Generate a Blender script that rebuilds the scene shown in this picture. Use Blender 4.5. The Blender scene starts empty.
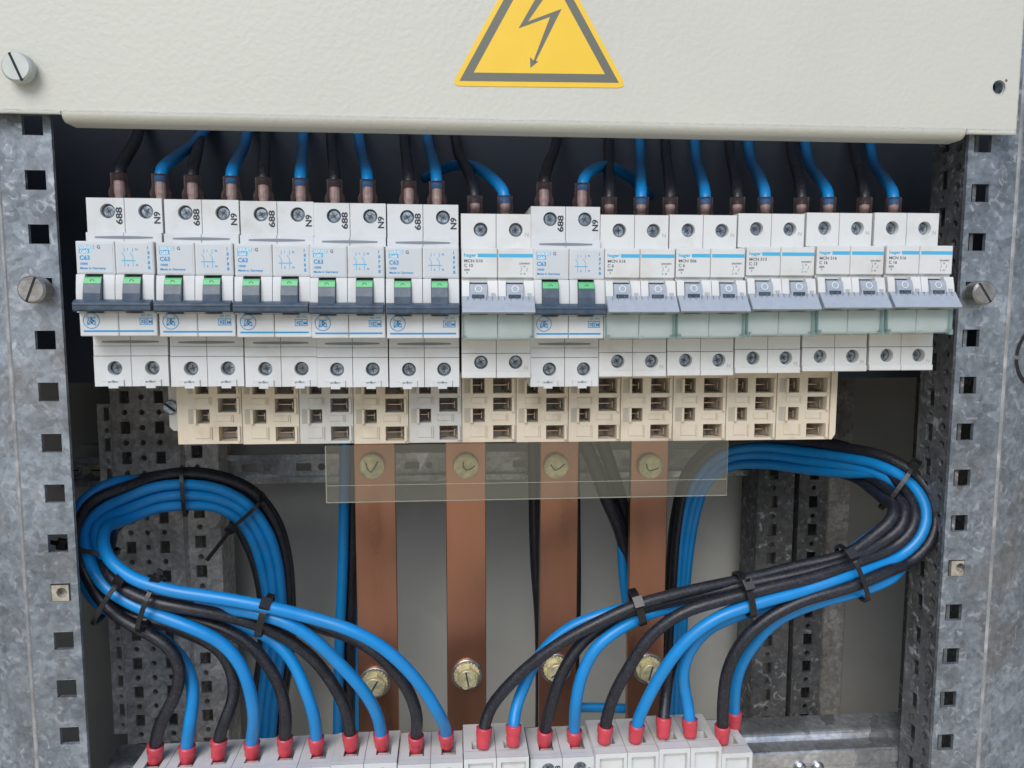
import bpy, bmesh, math, random
from mathutils import Vector, Matrix
random.seed(7)
S = bpy.context.scene
COL = S.collection
MM = 0.001
# ------------------------------------------------------------------ camera
F_PX = 770.0
CAM = Vector((172.252, -375.13, -27.888))          # millimetres
YAW, PITCH, ROLL = 0.08032, 0.10367, -0.001366
def cam_axes():
    cy, sy = math.cos(YAW), math.sin(YAW); cp, sp = math.cos(PITCH), math.sin(PITCH)
    fwd = Vector((sy*cp, cy*cp, -sp)); right = Vector((cy, -sy, 0)); down = fwd.cross(right)
    cr, sr = math.cos(ROLL), math.sin(ROLL)
    return cr*right+sr*down, -sr*right+cr*down, fwd
RI, DN, FW = cam_axes()
cd = bpy.data.cameras.new('camera'); cam = bpy.data.objects.new('camera', cd); COL.objects.link(cam)
cd.sensor_width = 36; cd.lens = 36*F_PX/1024; cd.clip_start = 0.01; cd.clip_end = 200
cam.matrix_world = Matrix(((RI.x, -DN.x, -FW.x, CAM.x*MM), (RI.y, -DN.y, -FW.y, CAM.y*MM), (RI.z, -DN.z, -FW.z, CAM.z*MM), (0, 0, 0, 1)))
S.camera = cam
# ------------------------------------------------------------------ light
SUN_EL, SUN_AZ = 41, -20        # degrees; azimuth seen from the cabinet, minus = left of the viewer
w = bpy.data.worlds.new('World'); S.world = w; w.use_nodes = True
nt = w.node_tree; nt.nodes.clear()
sky = nt.nodes.new('ShaderNodeTexSky'); sky.sky_type = 'NISHITA'; sky.sun_disc = False
sky.sun_elevation = math.radians(SUN_EL)
bg = nt.nodes.new('ShaderNodeBackground'); bg.inputs['Strength'].default_value = 0.15
wo = nt.nodes.new('ShaderNodeOutputWorld')
# the open sky is brightest well above the horizon (trees and houses stand there), the ground below reflects a little warm light
gt = nt.nodes.new('ShaderNodeTexCoord'); sx3 = nt.nodes.new('ShaderNodeSeparateXYZ'); nt.links.new(gt.outputs['Generated'], sx3.inputs[0])
rp = nt.nodes.new('ShaderNodeMapRange'); rp.interpolation_type = 'SMOOTHSTEP'; rp.inputs['From Min'].default_value = .0; rp.inputs['From Max'].default_value = .5
rp.inputs['To Min'].default_value = .24; rp.inputs['To Max'].default_value = 1; nt.links.new(sx3.outputs['Z'], rp.inputs['Value'])
sk = nt.nodes.new('ShaderNodeVectorMath'); sk.operation = 'SCALE'; nt.links.new(sky.outputs[0], sk.inputs[0]); nt.links.new(rp.outputs[0], sk.inputs['Scale'])
gs = nt.nodes.new('ShaderNodeMapRange'); gs.inputs['From Min'].default_value = -.02; gs.inputs['From Max'].default_value = .02; nt.links.new(sx3.outputs['Z'], gs.inputs['Value'])
gm = nt.nodes.new('ShaderNodeMix'); gm.data_type = 'RGBA'; nt.links.new(gs.outputs[0], gm.inputs['Factor']); gm.inputs['A'].default_value = (2.7, 2.5, 2.2, 1); nt.links.new(sk.outputs[0], gm.inputs['B'])
nt.links.new(gm.outputs['Result'], bg.inputs['Color']); nt.links.new(bg.outputs[0], wo.inputs['Surface'])
az = math.radians(SUN_AZ); el = math.radians(SUN_EL)
sd = Vector((math.sin(az)*math.cos(el), -math.cos(az)*math.cos(el), math.sin(el)))   # towards the sun
sky.sun_rotation = math.atan2(sd.x, sd.y)
sl = bpy.data.lights.new('sun', 'SUN'); sl.energy = 1.5; sl.angle = math.radians(38); sl.color = (1, .975, .94)
so = bpy.data.objects.new('sun', sl); COL.objects.link(so); so.rotation_euler = (-sd).to_track_quat('-Z', 'Y').to_euler()
so.location = sd*3
S.view_settings.view_transform = 'Standard'; S.view_settings.look = 'None'; S.view_settings.gamma = 1
S.view_settings.exposure = 0.38
S.render.engine = 'CYCLES'
S.cycles.max_bounces = 8; S.cycles.transparent_max_bounces = 12
# ------------------------------------------------------------------ geometry helpers (all in millimetres)
def at(u, v, Y):
    D = (u-512)*RI + (v-384)*DN + F_PX*FW
    return CAM + D*((Y-CAM.y)/D.y)
ORG = {}
class MB:
    def __init__(s): s.v = []; s.f = []; s.mi = []; s.sm = []; s.m = 0; s.smooth = False; s.keep = []; s.kp = False
    def add(s, vs, fs):
        b = len(s.v); s.v += [Vector(x) for x in vs]
        for f in fs: s.f.append(tuple(b+i for i in f)); s.mi.append(s.m); s.sm.append(s.smooth); s.keep.append(s.kp)
    def box(s, x0, x1, y0, y1, z0, z1, c=0.0):
        if c <= 0:
            s.add([(x, y, z) for x in (x0, x1) for y in (y0, y1) for z in (z0, z1)],
                  [(0, 1, 3, 2), (4, 6, 7, 5), (0, 4, 5, 1), (2, 3, 7, 6), (0, 2, 6, 4), (1, 5, 7, 3)])
        else:   # chamfered box
            vs = []; idx = {}
            for i, x in enumerate((x0, x1)):
                for j, y in enumerate((y0, y1)):
                    for k, z in enumerate((z0, z1)):
                        sx, sy, sz = (1-2*i)*c, (1-2*j)*c, (1-2*k)*c
                        idx[i, j, k] = len(vs)
                        vs += [(x, y+sy, z+sz), (x+sx, y, z+sz), (x+sx, y+sy, z)]
            fs = []
            def q(a, ax, kind): return idx[a]+ax
            for ax in range(3):
                o = [t for t in range(3) if t != ax]
                for e in (0, 1):
                    c4 = []
                    for p, r in ((0, 0), (1, 0), (1, 1), (0, 1)):
                        a = [0, 0, 0]; a[ax] = e; a[o[0]] = p; a[o[1]] = r; c4.append(idx[tuple(a)]+ax)
                    fs.append(tuple(c4))
                for p in (0, 1):
                    for r in (0, 1):
                        a = [0, 0, 0]; a[o[0]] = p; a[o[1]] = r; b2 = list(a); b2[ax] = 1
                        a, b2 = tuple(a), tuple(b2)
                        fs.append((idx[a]+o[0], idx[b2]+o[0], idx[b2]+o[1], idx[a]+o[1]))
            for a in idx: fs.append((idx[a], idx[a]+1, idx[a]+2))
            s.add(vs, fs)
    def prism(s, poly, a0, a1, M, cap=True):      # polygon (p,q) swept from a0 to a1; M(p,q,a)->xyz
        n = len(poly)
        s.add([M(p, q, a0) for p, q in poly]+[M(p, q, a1) for p, q in poly],
              [(i, (i+1) % n, n+(i+1) % n, n+i) for i in range(n)]+([tuple(range(n))[::-1], tuple(range(n, 2*n))] if cap else []))
    def prism_x(s, poly_yz, x0, x1): s.prism(poly_yz, x0, x1, lambda p, q, a: (a, p, q))
    def prism_y(s, poly_xz, y0, y1): s.prism(poly_xz, y0, y1, lambda p, q, a: (p, a, q))
    def plate(s, *a, **k):
        s.kp = True; s._plate(*a, **k); s.kp = False
    def _plate(s, u0, u1, v0, v1, t0, t1, holes, M, walls=True):
        H = []
        for h in holes:
            if h[0] == 'r': H.append((h[1]-h[3]/2, h[1]+h[3]/2, h[2]-h[4]/2, h[2]+h[4]/2, None))
            else: e = h[3]*1.12; H.append((h[1]-e, h[1]+e, h[2]-e, h[2]+e, h))
        H = [h for h in H if h[0] > u0+1e-6 and h[1] < u1-1e-6 and h[2] > v0+1e-6 and h[3] < v1-1e-6]
        def quad(a, b, c, d):
            if b-a < 1e-6 or d-c < 1e-6: return
            s.add([M(a, c, t0), M(b, c, t0), M(b, d, t0), M(a, d, t0)], [(0, 1, 2, 3)])
            s.add([M(a, c, t1), M(b, c, t1), M(b, d, t1), M(a, d, t1)], [(3, 2, 1, 0)])
        def rec(a, b, c, d, hs):
            if not hs: quad(a, b, c, d); return
            if len(hs) == 1:
                h = hs[0]
                quad(a, h[0], c, d); quad(h[1], b, c, d); quad(h[0], h[1], c, h[2]); quad(h[0], h[1], h[3], d)
                if h[4] is None:
                    P = [(h[0], h[2]), (h[1], h[2]), (h[1], h[3]), (h[0], h[3])]
                    s.add([M(*p, t0) for p in P]+[M(*p, t1) for p in P], [(i, i+4, (i+1) % 4+4, (i+1) % 4) for i in range(4)])
                else:
                    _, cu, cv, r = h[4][:4]; n = 24
                    C = [(cu+r*math.cos(2*math.pi*i/n), cv+r*math.sin(2*math.pi*i/n)) for i in range(n)]
                    Q = []
                    e = h[1]-cu
                    for i in range(n):
                        cx, cy = math.cos(2*math.pi*i/n), math.sin(2*math.pi*i/n); k = e/max(abs(cx), abs(cy)); Q.append((cu+cx*k, cv+cy*k))
                    s.add([M(*p, t0) for p in C]+[M(*p, t0) for p in Q], [(i, n+i, n+(i+1) % n, (i+1) % n) for i in range(n)])
                    s.add([M(*p, t1) for p in C]+[M(*p, t1) for p in Q], [(i, (i+1) % n, n+(i+1) % n, n+i) for i in range(n)])
                    s.add([M(*p, t0) for p in C]+[M(*p, t1) for p in C], [(i, n+i, n+(i+1) % n, (i+1) % n) for i in range(n)])
                return
            best = None
            for ax in (0, 2):
                for h in hs:
                    for c_ in (h[ax], h[ax+1]):
                        if all(g[ax+1] <= c_+1e-9 or g[ax] >= c_-1e-9 for g in hs):
                            l = sum(1 for g in hs if g[ax+1] <= c_+1e-9)
                            if 0 < l < len(hs) and (best is None or abs(l-len(hs)/2) < best[0]): best = (abs(l-len(hs)/2), ax, c_)
            if best is None: raise Exception('holes overlap')
            _, ax, c_ = best
            L = [g for g in hs if g[ax+1] <= c_+1e-9]; R = [g for g in hs if g[ax+1] > c_+1e-9]
            if ax == 0: rec(a, c_, c, d, L); rec(c_, b, c, d, R)
            else: rec(a, b, c, c_, L); rec(a, b, c_, d, R)
        rec(u0, u1, v0, v1, H)
        P = [(u0, v0), (u1, v0), (u1, v1), (u0, v1)]
        if walls: s.add([M(*p, t0) for p in P]+[M(*p, t1) for p in P], [((i+1) % 4, (i+1) % 4+4, i+4, i) for i in range(4)])
    def lathe(s, c, prof, n=24, axis='y', sq=1.0):   # prof: (r, h) along the axis
        c = Vector(c); vs = []
        for r, h in prof:
            for i in range(n):
                a = 2*math.pi*i/n; p, q = r*math.cos(a), r*math.sin(a)*sq
                vs.append(c+(Vector((p, h, q)) if axis == 'y' else Vector((p, q, h)) if axis == 'z' else Vector((h, p, q))))
        fs = []
        for j in range(len(prof)-1):
            for i in range(n):
                fs.append((j*n+i, j*n+(i+1) % n, (j+1)*n+(i+1) % n, (j+1)*n+i))
        fs.append(tuple(range(n))[::-1]); fs.append(tuple(range((len(prof)-1)*n, len(prof)*n)))
        s.add(vs, fs)
    def tube(s, pts, r, n=14, step=4.0, rfun=None, flat=1.0, closed=False):
        P = [Vector(p) for p in pts]; s.smooth = True
        Q = []
        m = len(P)
        for i in range(m if closed else m-1):
            if closed: p0, p1, p2, p3 = P[(i-1) % m], P[i], P[(i+1) % m], P[(i+2) % m]
            else:
                p1, p2 = P[i], P[i+1]
                p0 = P[i-1] if i else p1*2-p2
                p3 = P[i+2] if i+2 < m else p2*2-p1
            k = max(1, int((p2-p1).length/step))
            # centripetal Catmull-Rom
            t0 = 0; t1 = t0+max((p1-p0).length, 1e-3)**.5; t2 = t1+max((p2-p1).length, 1e-3)**.5; t3 = t2+max((p3-p2).length, 1e-3)**.5
            for j in range(k):
                t = t1+(t2-t1)*j/k
                A1 = p0*((t1-t)/(t1-t0))+p1*((t-t0)/(t1-t0)); A2 = p1*((t2-t)/(t2-t1))+p2*((t-t1)/(t2-t1)); A3 = p2*((t3-t)/(t3-t2))+p3*((t-t2)/(t3-t2))
                B1 = A1*((t2-t)/(t2-t0))+A2*((t-t0)/(t2-t0)); B2 = A2*((t3-t)/(t3-t1))+A3*((t-t1)/(t3-t1))
                Q.append(B1*((t2-t)/(t2-t1))+B2*((t-t1)/(t2-t1)))
        if not closed: Q.append(P[-1])
        # smooth a little
        for _ in range(2):
            if not closed: Q = [Q[0]]+[(Q[i-1]+Q[i]*2+Q[i+1])/4 for i in range(1, len(Q)-1)]+[Q[-1]]
        L = len(Q); vs = []
        T = [(Q[(i+1) % L if closed else min(i+1, L-1)]-Q[(i-1) % L if closed else max(i-1, 0)]).normalized() for i in range(L)]
        up = Vector((0, -1, 0)) if abs(T[0].y) < .9 else Vector((0, 0, 1))
        N = (up-T[0]*up.dot(T[0])).normalized()
        for i in range(L):
            N = (N-T[i]*N.dot(T[i])).normalized(); B = T[i].cross(N)
            rr = rfun(i/(L-1)) if rfun else r
            for j in range(n):
                a = 2*math.pi*j/n; vs.append(Q[i]+N*(rr*math.cos(a))+B*(rr*flat*math.sin(a)))
        R = L if closed else L-1
        fs = [(i*n+j, i*n+(j+1) % n, ((i+1) % L)*n+(j+1) % n, ((i+1) % L)*n+j) for i in range(R) for j in range(n)]
        if not closed: fs += [tuple(range(n))[::-1], tuple(range((L-1)*n, L*n))]
        s.add(vs, fs); s.smooth = False
        return Q
    def build(s, name, mats, parent=None, origin=None):
        me = bpy.data.meshes.new(name)
        o = Vector(ORG[parent.name]) if parent is not None else Vector(origin if origin is not None else (0, 0, 0))
        me.from_pydata([tuple((v-o)*MM) for v in s.v], [], s.f)
        for m in (mats if isinstance(mats, (list, tuple)) else [mats]): me.materials.append(m)
        me.polygons.foreach_set('material_index', s.mi); me.polygons.foreach_set('use_smooth', s.sm)
        me.update()
        bm = bmesh.new(); bm.from_mesh(me); bm.faces.ensure_lookup_table()
        ff = [f for f in bm.faces if not s.keep[f.index]]
        if ff: bmesh.ops.recalc_face_normals(bm, faces=ff)
        bm.to_mesh(me); bm.free()
        ob = bpy.data.objects.new(name, me); COL.objects.link(ob)
        if parent is not None: ob.parent = parent; ORG[ob.name] = o
        else: ob.location = o*MM; ORG[ob.name] = o
        return ob
def tag(o, label=None, cat=None, group=None, kind=None):
    if label: o['label'] = label
    if cat: o['category'] = cat
    if group: o['group'] = group
    if kind: o['kind'] = kind
    return o
def thing(name, label, cat, loc=(0, 0, 0), group=None):
    o = bpy.data.objects.new(name, None); COL.objects.link(o); o.empty_display_size = .01
    o.location = Vector(loc)*MM; ORG[o.name] = Vector(loc); return tag(o, label, cat, group)
def copy_tree(o, parent=None):
    c = o.copy(); COL.objects.link(c); c.parent = parent
    for ch in list(o.children): copy_tree(ch, c)
    return c
_txt = {}
def text_geo(t):
    if t not in _txt:
        cu = bpy.data.curves.new('lettering', 'FONT'); cu.body = t; cu.align_x = 'LEFT'; cu.resolution_u = 3; cu.offset = .03
        ob = bpy.data.objects.new('lettering', cu); me = bpy.data.meshes.new_from_object(ob)
        _txt[t] = ([tuple(v.co) for v in me.vertices], [tuple(p.vertices) for p in me.polygons])
        bpy.data.objects.remove(ob); bpy.data.curves.remove(cu); bpy.data.meshes.remove(me)
    return _txt[t]
def put_text(mb, t, x, z, h, y, rot=False, width=None):    # h = cap height; baseline start at x,z
    vs, fs = text_geo(t); k = h/0.69
    kx = k if width is None else width/max(v[0] for v in vs)
    mb.add([((x-v[1]*k, y, z+v[0]*kx) if rot else (x+v[0]*kx, y, z+v[1]*k)) for v in vs], fs)
def stroke(mb, pts, wd, y, closed=False):       # flat polyline ribbon in the XZ plane
    P = [Vector((a, b)) for a, b in pts]; n = len(P); L = []
    for i in range(n):
        a = P[(i-1) % n] if closed or i else P[0]; b = P[(i+1) % n] if closed or i < n-1 else P[-1]
        d = (b-a).normalized(); nn = Vector((-d.y, d.x))*wd/2; L += [P[i]+nn, P[i]-nn]
    mb.add([(p.x, y, p.y) for p in L], [(2*i, 2*i+1, 2*((i+1) % n)+1, 2*((i+1) % n)) for i in range(n if closed else n-1)])
def rect(mb, x0, x1, z0, z1, y): mb.add([(x0, y, z0), (x1, y, z0), (x1, y, z1), (x0, y, z1)], [(0, 1, 2, 3)])
# ------------------------------------------------------------------ materials
def mat(name, col, rough=.5, metal=0, var=0.0, vscale=60, bump=0, bscale=900, bevel=0, spec=.5, dirt=None, dscale=25, coat=0, stretch=None, dlo=.45, dhi=.7):
    m = bpy.data.materials.new(name); m.use_nodes = True; t = m.node_tree; N = t.nodes; L = t.links
    b = N['Principled BSDF']; b.inputs['Base Color'].default_value = (*col, 1); b.inputs['Roughness'].default_value = rough
    b.inputs['Metallic'].default_value = metal; b.inputs['Specular IOR Level'].default_value = spec
    if coat: b.inputs['Coat Weight'].default_value = coat; b.inputs['Coat Roughness'].default_value = .15
    tc = N.new('ShaderNodeTexCoord')
    geo = N.new('ShaderNodeNewGeometry')
    src = geo.outputs['Position']
    if stretch:
        mp = N.new('ShaderNodeMapping'); mp.inputs['Scale'].default_value = stretch; L.new(src, mp.inputs['Vector']); src = mp.outputs[0]
    col_out = None
    if var:
        n = N.new('ShaderNodeTexNoise'); n.inputs['Scale'].default_value = vscale; n.inputs['Detail'].default_value = 5; L.new(src, n.inputs['Vector'])
        r = N.new('ShaderNodeMapRange'); r.inputs['From Min'].default_value = .3; r.inputs['From Max'].default_value = .7
        r.inputs['To Min'].default_value = 1-var; r.inputs['To Max'].default_value = 1+var; L.new(n.outputs['Fac'], r.inputs['Value'])
        mx = N.new('ShaderNodeVectorMath'); mx.operation = 'SCALE'; mx.inputs[0].default_value = col; L.new(r.outputs[0], mx.inputs['Scale'])
        col_out = mx.outputs[0]
        rr = N.new('ShaderNodeMapRange'); rr.inputs['To Min'].default_value = max(.02, rough-.12); rr.inputs['To Max'].default_value = min(1, rough+.12)
        L.new(n.outputs['Fac'], rr.inputs['Value']); L.new(rr.outputs[0], b.inputs['Roughness'])
    if dirt:
        n2 = N.new('ShaderNodeTexNoise'); n2.inputs['Scale'].default_value = dscale; n2.inputs['Detail'].default_value = 7; n2.inputs['Roughness'].default_value = .65; L.new(src, n2.inputs['Vector'])
        r2 = N.new('ShaderNodeMapRange'); r2.inputs['From Min'].default_value = dlo; r2.inputs['From Max'].default_value = dhi; r2.inputs['To Max'].default_value = .6; L.new(n2.outputs['Fac'], r2.inputs['Value'])
        mm = N.new('ShaderNodeMix'); mm.data_type = 'RGBA'; L.new(r2.outputs[0], mm.inputs['Factor'])
        mm.inputs['A'].default_value = (*col, 1); mm.inputs['B'].default_value = (*dirt, 1)
        if col_out: L.new(col_out, mm.inputs['A'])
        col_out = mm.outputs['Result']
    if col_out: L.new(col_out, b.inputs['Base Color'])
    last = None
    if bevel:
        bv = N.new('ShaderNodeBevel'); bv.samples = 3; bv.inputs['Radius'].default_value = bevel*MM; last = bv.outputs[0]
    if bump:
        n3 = N.new('ShaderNodeTexNoise'); n3.inputs['Scale'].default_value = bscale; n3.inputs['Detail'].default_value = 3; L.new(src, n3.inputs['Vector'])
        bp = N.new('ShaderNodeBump'); bp.inputs['Strength'].default_value = bump; bp.inputs['Distance'].default_value = .0004; L.new(n3.outputs['Fac'], bp.inputs['Height'])
        if last: L.new(last, bp.inputs['Normal'])
        last = bp.outputs[0]
    if last: L.new(last, b.inputs['Normal'])
    return m
def galv(name, base=.34, rough=.5, sp=210, tint=(.97, 1, 1.03), metal=.55):
    m = bpy.data.materials.new(name); m.use_nodes = True; t = m.node_tree; N = t.nodes; L = t.links
    b = N['Principled BSDF']; b.inputs['Metallic'].default_value = metal
    geo = N.new('ShaderNodeNewGeometry'); pos = geo.outputs['Position']
    nz = N.new('ShaderNodeTexNoise'); nz.inputs['Scale'].default_value = 70; nz.inputs['Detail'].default_value = 4; L.new(pos, nz.inputs['Vector'])
    wv = N.new('ShaderNodeVectorMath'); wv.operation = 'MULTIPLY_ADD'; wv.inputs[1].default_value = (.016,)*3; L.new(nz.outputs['Color'], wv.inputs[0]); L.new(pos, wv.inputs[2])
    vo = N.new('ShaderNodeTexVoronoi'); vo.inputs['Scale'].default_value = sp; L.new(wv.outputs[0], vo.inputs['Vector'])
    sep = N.new('ShaderNodeSeparateColor'); L.new(vo.outputs['Color'], sep.inputs[0])
    cl = N.new('ShaderNodeTexNoise'); cl.inputs['Scale'].default_value = 16; cl.inputs['Detail'].default_value = 8; cl.inputs['Roughness'].default_value = .7; L.new(pos, cl.inputs['Vector'])
    fi = N.new('ShaderNodeTexNoise'); fi.inputs['Scale'].default_value = 320; fi.inputs['Detail'].default_value = 5; L.new(pos, fi.inputs['Vector'])
    m1 = N.new('ShaderNodeMapRange'); m1.inputs['To Min'].default_value = .82; m1.inputs['To Max'].default_value = 1.2; L.new(sep.outputs[0], m1.inputs['Value'])
    m2 = N.new('ShaderNodeMapRange'); m2.inputs['From Min'].default_value = .3; m2.inputs['From Max'].default_value = .7; m2.inputs['To Min'].default_value = .55; m2.inputs['To Max'].default_value = 1.38; L.new(cl.outputs['Fac'], m2.inputs['Value'])
    m3 = N.new('ShaderNodeMapRange'); m3.inputs['From Min'].default_value = .3; m3.inputs['From Max'].default_value = .7; m3.inputs['To Min'].default_value = .8; m3.inputs['To Max'].default_value = 1.22; L.new(fi.outputs['Fac'], m3.inputs['Value'])
    k = N.new('ShaderNodeMath'); k.operation = 'MULTIPLY'; L.new(m1.outputs[0], k.inputs[0]); L.new(m2.outputs[0], k.inputs[1])
    k2 = N.new('ShaderNodeMath'); k2.operation = 'MULTIPLY'; L.new(k.outputs[0], k2.inputs[0]); L.new(m3.outputs[0], k2.inputs[1])
    sc = N.new('ShaderNodeVectorMath'); sc.operation = 'SCALE'; sc.inputs[0].default_value = tuple(base*x for x in tint); L.new(k2.outputs[0], sc.inputs['Scale'])
    # white-rust flecks
    fl = N.new('ShaderNodeTexNoise'); fl.inputs['Scale'].default_value = 170; fl.inputs['Detail'].default_value = 6; fl.inputs['Distortion'].default_value = 1.2; L.new(pos, fl.inputs['Vector'])
    fr = N.new('ShaderNodeMapRange'); fr.inputs['From Min'].default_value = .57; fr.inputs['From Max'].default_value = .7; fr.inputs['To Max'].default_value = .5; L.new(fl.outputs['Fac'], fr.inputs['Value'])
    mx = N.new('ShaderNodeMix'); mx.data_type = 'RGBA'; L.new(fr.outputs[0], mx.inputs['Factor']); L.new(sc.outputs[0], mx.inputs['A']); mx.inputs['B'].default_value = (.62, .64, .66, 1)
    # brown-dark stains
    st = N.new('ShaderNodeTexNoise'); st.inputs['Scale'].default_value = 28; st.inputs['Detail'].default_value = 6; L.new(wv.outputs[0], st.inputs['Vector'])
    sr = N.new('ShaderNodeMapRange'); sr.inputs['From Min'].default_value = .55; sr.inputs['From Max'].default_value = .72; sr.inputs['To Max'].default_value = .5; L.new(st.outputs['Fac'], sr.inputs['Value'])
    mx2 = N.new('ShaderNodeMix'); mx2.data_type = 'RGBA'; L.new(sr.outputs[0], mx2.inputs['Factor']); L.new(mx.outputs['Result'], mx2.inputs['A']); mx2.inputs['B'].default_value = (.17, .15, .13, 1)
    L.new(mx2.outputs['Result'], b.inputs['Base Color'])
    ro = N.new('ShaderNodeMapRange'); ro.inputs['To Min'].default_value = rough-.14; ro.inputs['To Max'].default_value = rough+.16; L.new(sep.outputs[1], ro.inputs['Value']); L.new(ro.outputs[0], b.inputs['Roughness'])
    bv = N.new('ShaderNodeBevel'); bv.samples = 3; bv.inputs['Radius'].default_value = .5*MM
    bp = N.new('ShaderNodeBump'); bp.inputs['Strength'].default_value = .25; bp.inputs['Distance'].default_value = .0004; L.new(fi.outputs['Fac'], bp.inputs['Height']); L.new(bv.outputs[0], bp.inputs['Normal']); L.new(bp.outputs[0], b.inputs['Normal'])
    return m
def clear(name, col, alpha, rough=.15, spec=.6, body=None):
    m = bpy.data.materials.new(name); m.use_nodes = True; t = m.node_tree; N = t.nodes; L = t.links
    b = N['Principled BSDF']; b.inputs['Base Color'].default_value = (*(body or col), 1); b.inputs['Roughness'].default_value = rough; b.inputs['Specular IOR Level'].default_value = spec
    tr = N.new('ShaderNodeBsdfTransparent'); tr.inputs[0].default_value = (*col, 1)
    mx = N.new('ShaderNodeMixShader'); fr = N.new('ShaderNodeFresnel'); fr.inputs[0].default_value = 1.45
    ad = N.new('ShaderNodeMath'); ad.operation = 'ADD'; ad.inputs[1].default_value = alpha; ad.use_clamp = True; L.new(fr.outputs[0], ad.inputs[0])
    L.new(ad.outputs[0], mx.inputs[0]); L.new(tr.outputs[0], mx.inputs[1]); L.new(b.outputs[0], mx.inputs[2]); L.new(mx.outputs[0], N['Material Output'].inputs[0])
    return m
M = dict(
    ge=mat('breaker_plastic', (.62, .64, .64), .42, var=.03, bevel=.35, bump=.08, bscale=1500, dirt=(.42, .38, .31), dscale=42, dlo=.5, dhi=.82),
    ge_label=mat('label_film', (.56, .59, .61), .5, var=.03),
    hg=mat('breaker_plastic_plain', (.66, .67, .65), .42, var=.03, bevel=.35, bump=.08, bscale=1500, dirt=(.45, .41, .33), dscale=42, dlo=.52, dhi=.82),
    dark=mat('dark_handle_plastic', (.04, .065, .1), .34, var=.15, vscale=200, bevel=.5, bump=.1, dirt=(.11, .14, .18), dscale=160),
    green=mat('green_strip', (.10, .46, .18), .4, bevel=.3),
    green_ink=mat('green_mark', (.02, .1, .04), .5),
    gbar=mat('grey_blue_handle_plastic', (.33, .375, .43), .5, var=.06, vscale=300, bevel=.4, bump=.15, bscale=1600, dirt=(.36, .38, .42), dscale=200),
    void=mat('dark_recess', (.012, .014, .018), .8),
    cyan=mat('cyan_ink', (.01, .27, .58), .5), cyan_soft=mat('cyan_band', (.06, .42, .68), .5),
    grey_ink=mat('grey_ink', (.13, .15, .18), .5), pen=mat('black_ink', (.03, .035, .05), .5), white_ink=mat('white_ink', (.75, .78, .8), .5),
    steel=mat('zinc_steel', (.5, .52, .53), .32, 1, var=.25, vscale=500, bevel=.2, bump=.2, bscale=700),
    zinc=mat('pale_zinc', (.46, .49, .46), .5, .3, var=.12, vscale=150, bevel=.3), nutm=mat('nut_metal', (.5, .46, .38), .4, .5, var=.3, vscale=300, bevel=.2), knurl=mat('dull_steel', (.36, .35, .33), .42, .8, var=.25, vscale=250, bevel=.3, bump=.25, bscale=900, dirt=(.14, .12, .1), dscale=90),
    brass=mat('yellow_zinc', (.78, .71, .42), .4, .3, var=.25, vscale=300, bevel=.3, bump=.2, dirt=(.2, .18, .1), dscale=100),
    copper=mat('copper', (.55, .27, .17), .3, .9, var=.3, vscale=60, bevel=.4, bump=.12, bscale=400, dirt=(.25, .13, .1), dscale=30, stretch=(1, 1, .2), dlo=.4, dhi=.68),
    blue=mat('blue_insulation', (.003, .235, .60), .36, var=.08, vscale=90, bump=.06, bscale=500, dirt=(.03, .22, .5), dscale=60),
    black=mat('black_insulation', (.012, .013, .019), .4, var=.3, vscale=120, bump=.25, bscale=1300, dirt=(.10, .105, .12), dscale=800, dlo=.5, dhi=.8),
    tie=mat('black_nylon', (.012, .012, .014), .3, bevel=.2),
    red=mat('red_sleeve', (.56, .055, .075), .4, var=.12, vscale=150, bump=.1),
    paint=mat('textured_cream_paint', (.57, .57, .50), .5, var=.03, vscale=11, bump=.6, bscale=400, bevel=2.0),
    paint_in=mat('interior_paint', (.56, .56, .52), .55, var=.05, vscale=10, bump=.3, bscale=420, dirt=(.36, .35, .31), dscale=14, dlo=.5, dhi=.9),
    cream=mat('cream_plastic', (.68, .60, .47), .5, var=.05, vscale=50, bevel=.3, dirt=(.36, .27, .17), dscale=45, dlo=.5, dhi=.8),
    creamgrey=mat('pale_grey_plastic', (.58, .57, .53), .5, var=.05, vscale=50, bevel=.3, dirt=(.34, .30, .24), dscale=45, dlo=.5, dhi=.8),
    yellow=mat('yellow_vinyl', (.86, .56, .04), .35, var=.02), ink=mat('sign_black', (.15, .15, .12), .35),
    galv=galv('galvanised_steel', .27, tint=(.87, .99, 1.11)), galv_dark=galv('galvanised_steel_dull', .68, .6, tint=(1, .97, .92), metal=.15), galv_shaded=galv('galvanised_steel_shaded', .13, .6, metal=.15), galv_rail=galv('galvanised_rail', .55, .36, 60, metal=.8),  # the darkest one is galvanised steel with shade put into its colour
    cover=clear('clear_green_cover', (.99, 1, .998), .03, .12, body=(.72, .86, .84)),
    sheet=clear('clear_plastic_sheet', (.95, .95, .9), .06, .35, body=(.56, .55, .46)),
    boot=clear('clear_brown_sleeve', (.86, .78, .77), .06, .2, body=(.36, .26, .25)),
)
M['worn'] = mat('worn_zinc_edge', (.36, .37, .37), .5, .2, var=.4, vscale=140, dirt=(.2, .21, .22), dscale=60, dlo=.35, dhi=.55, bump=.3)
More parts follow.
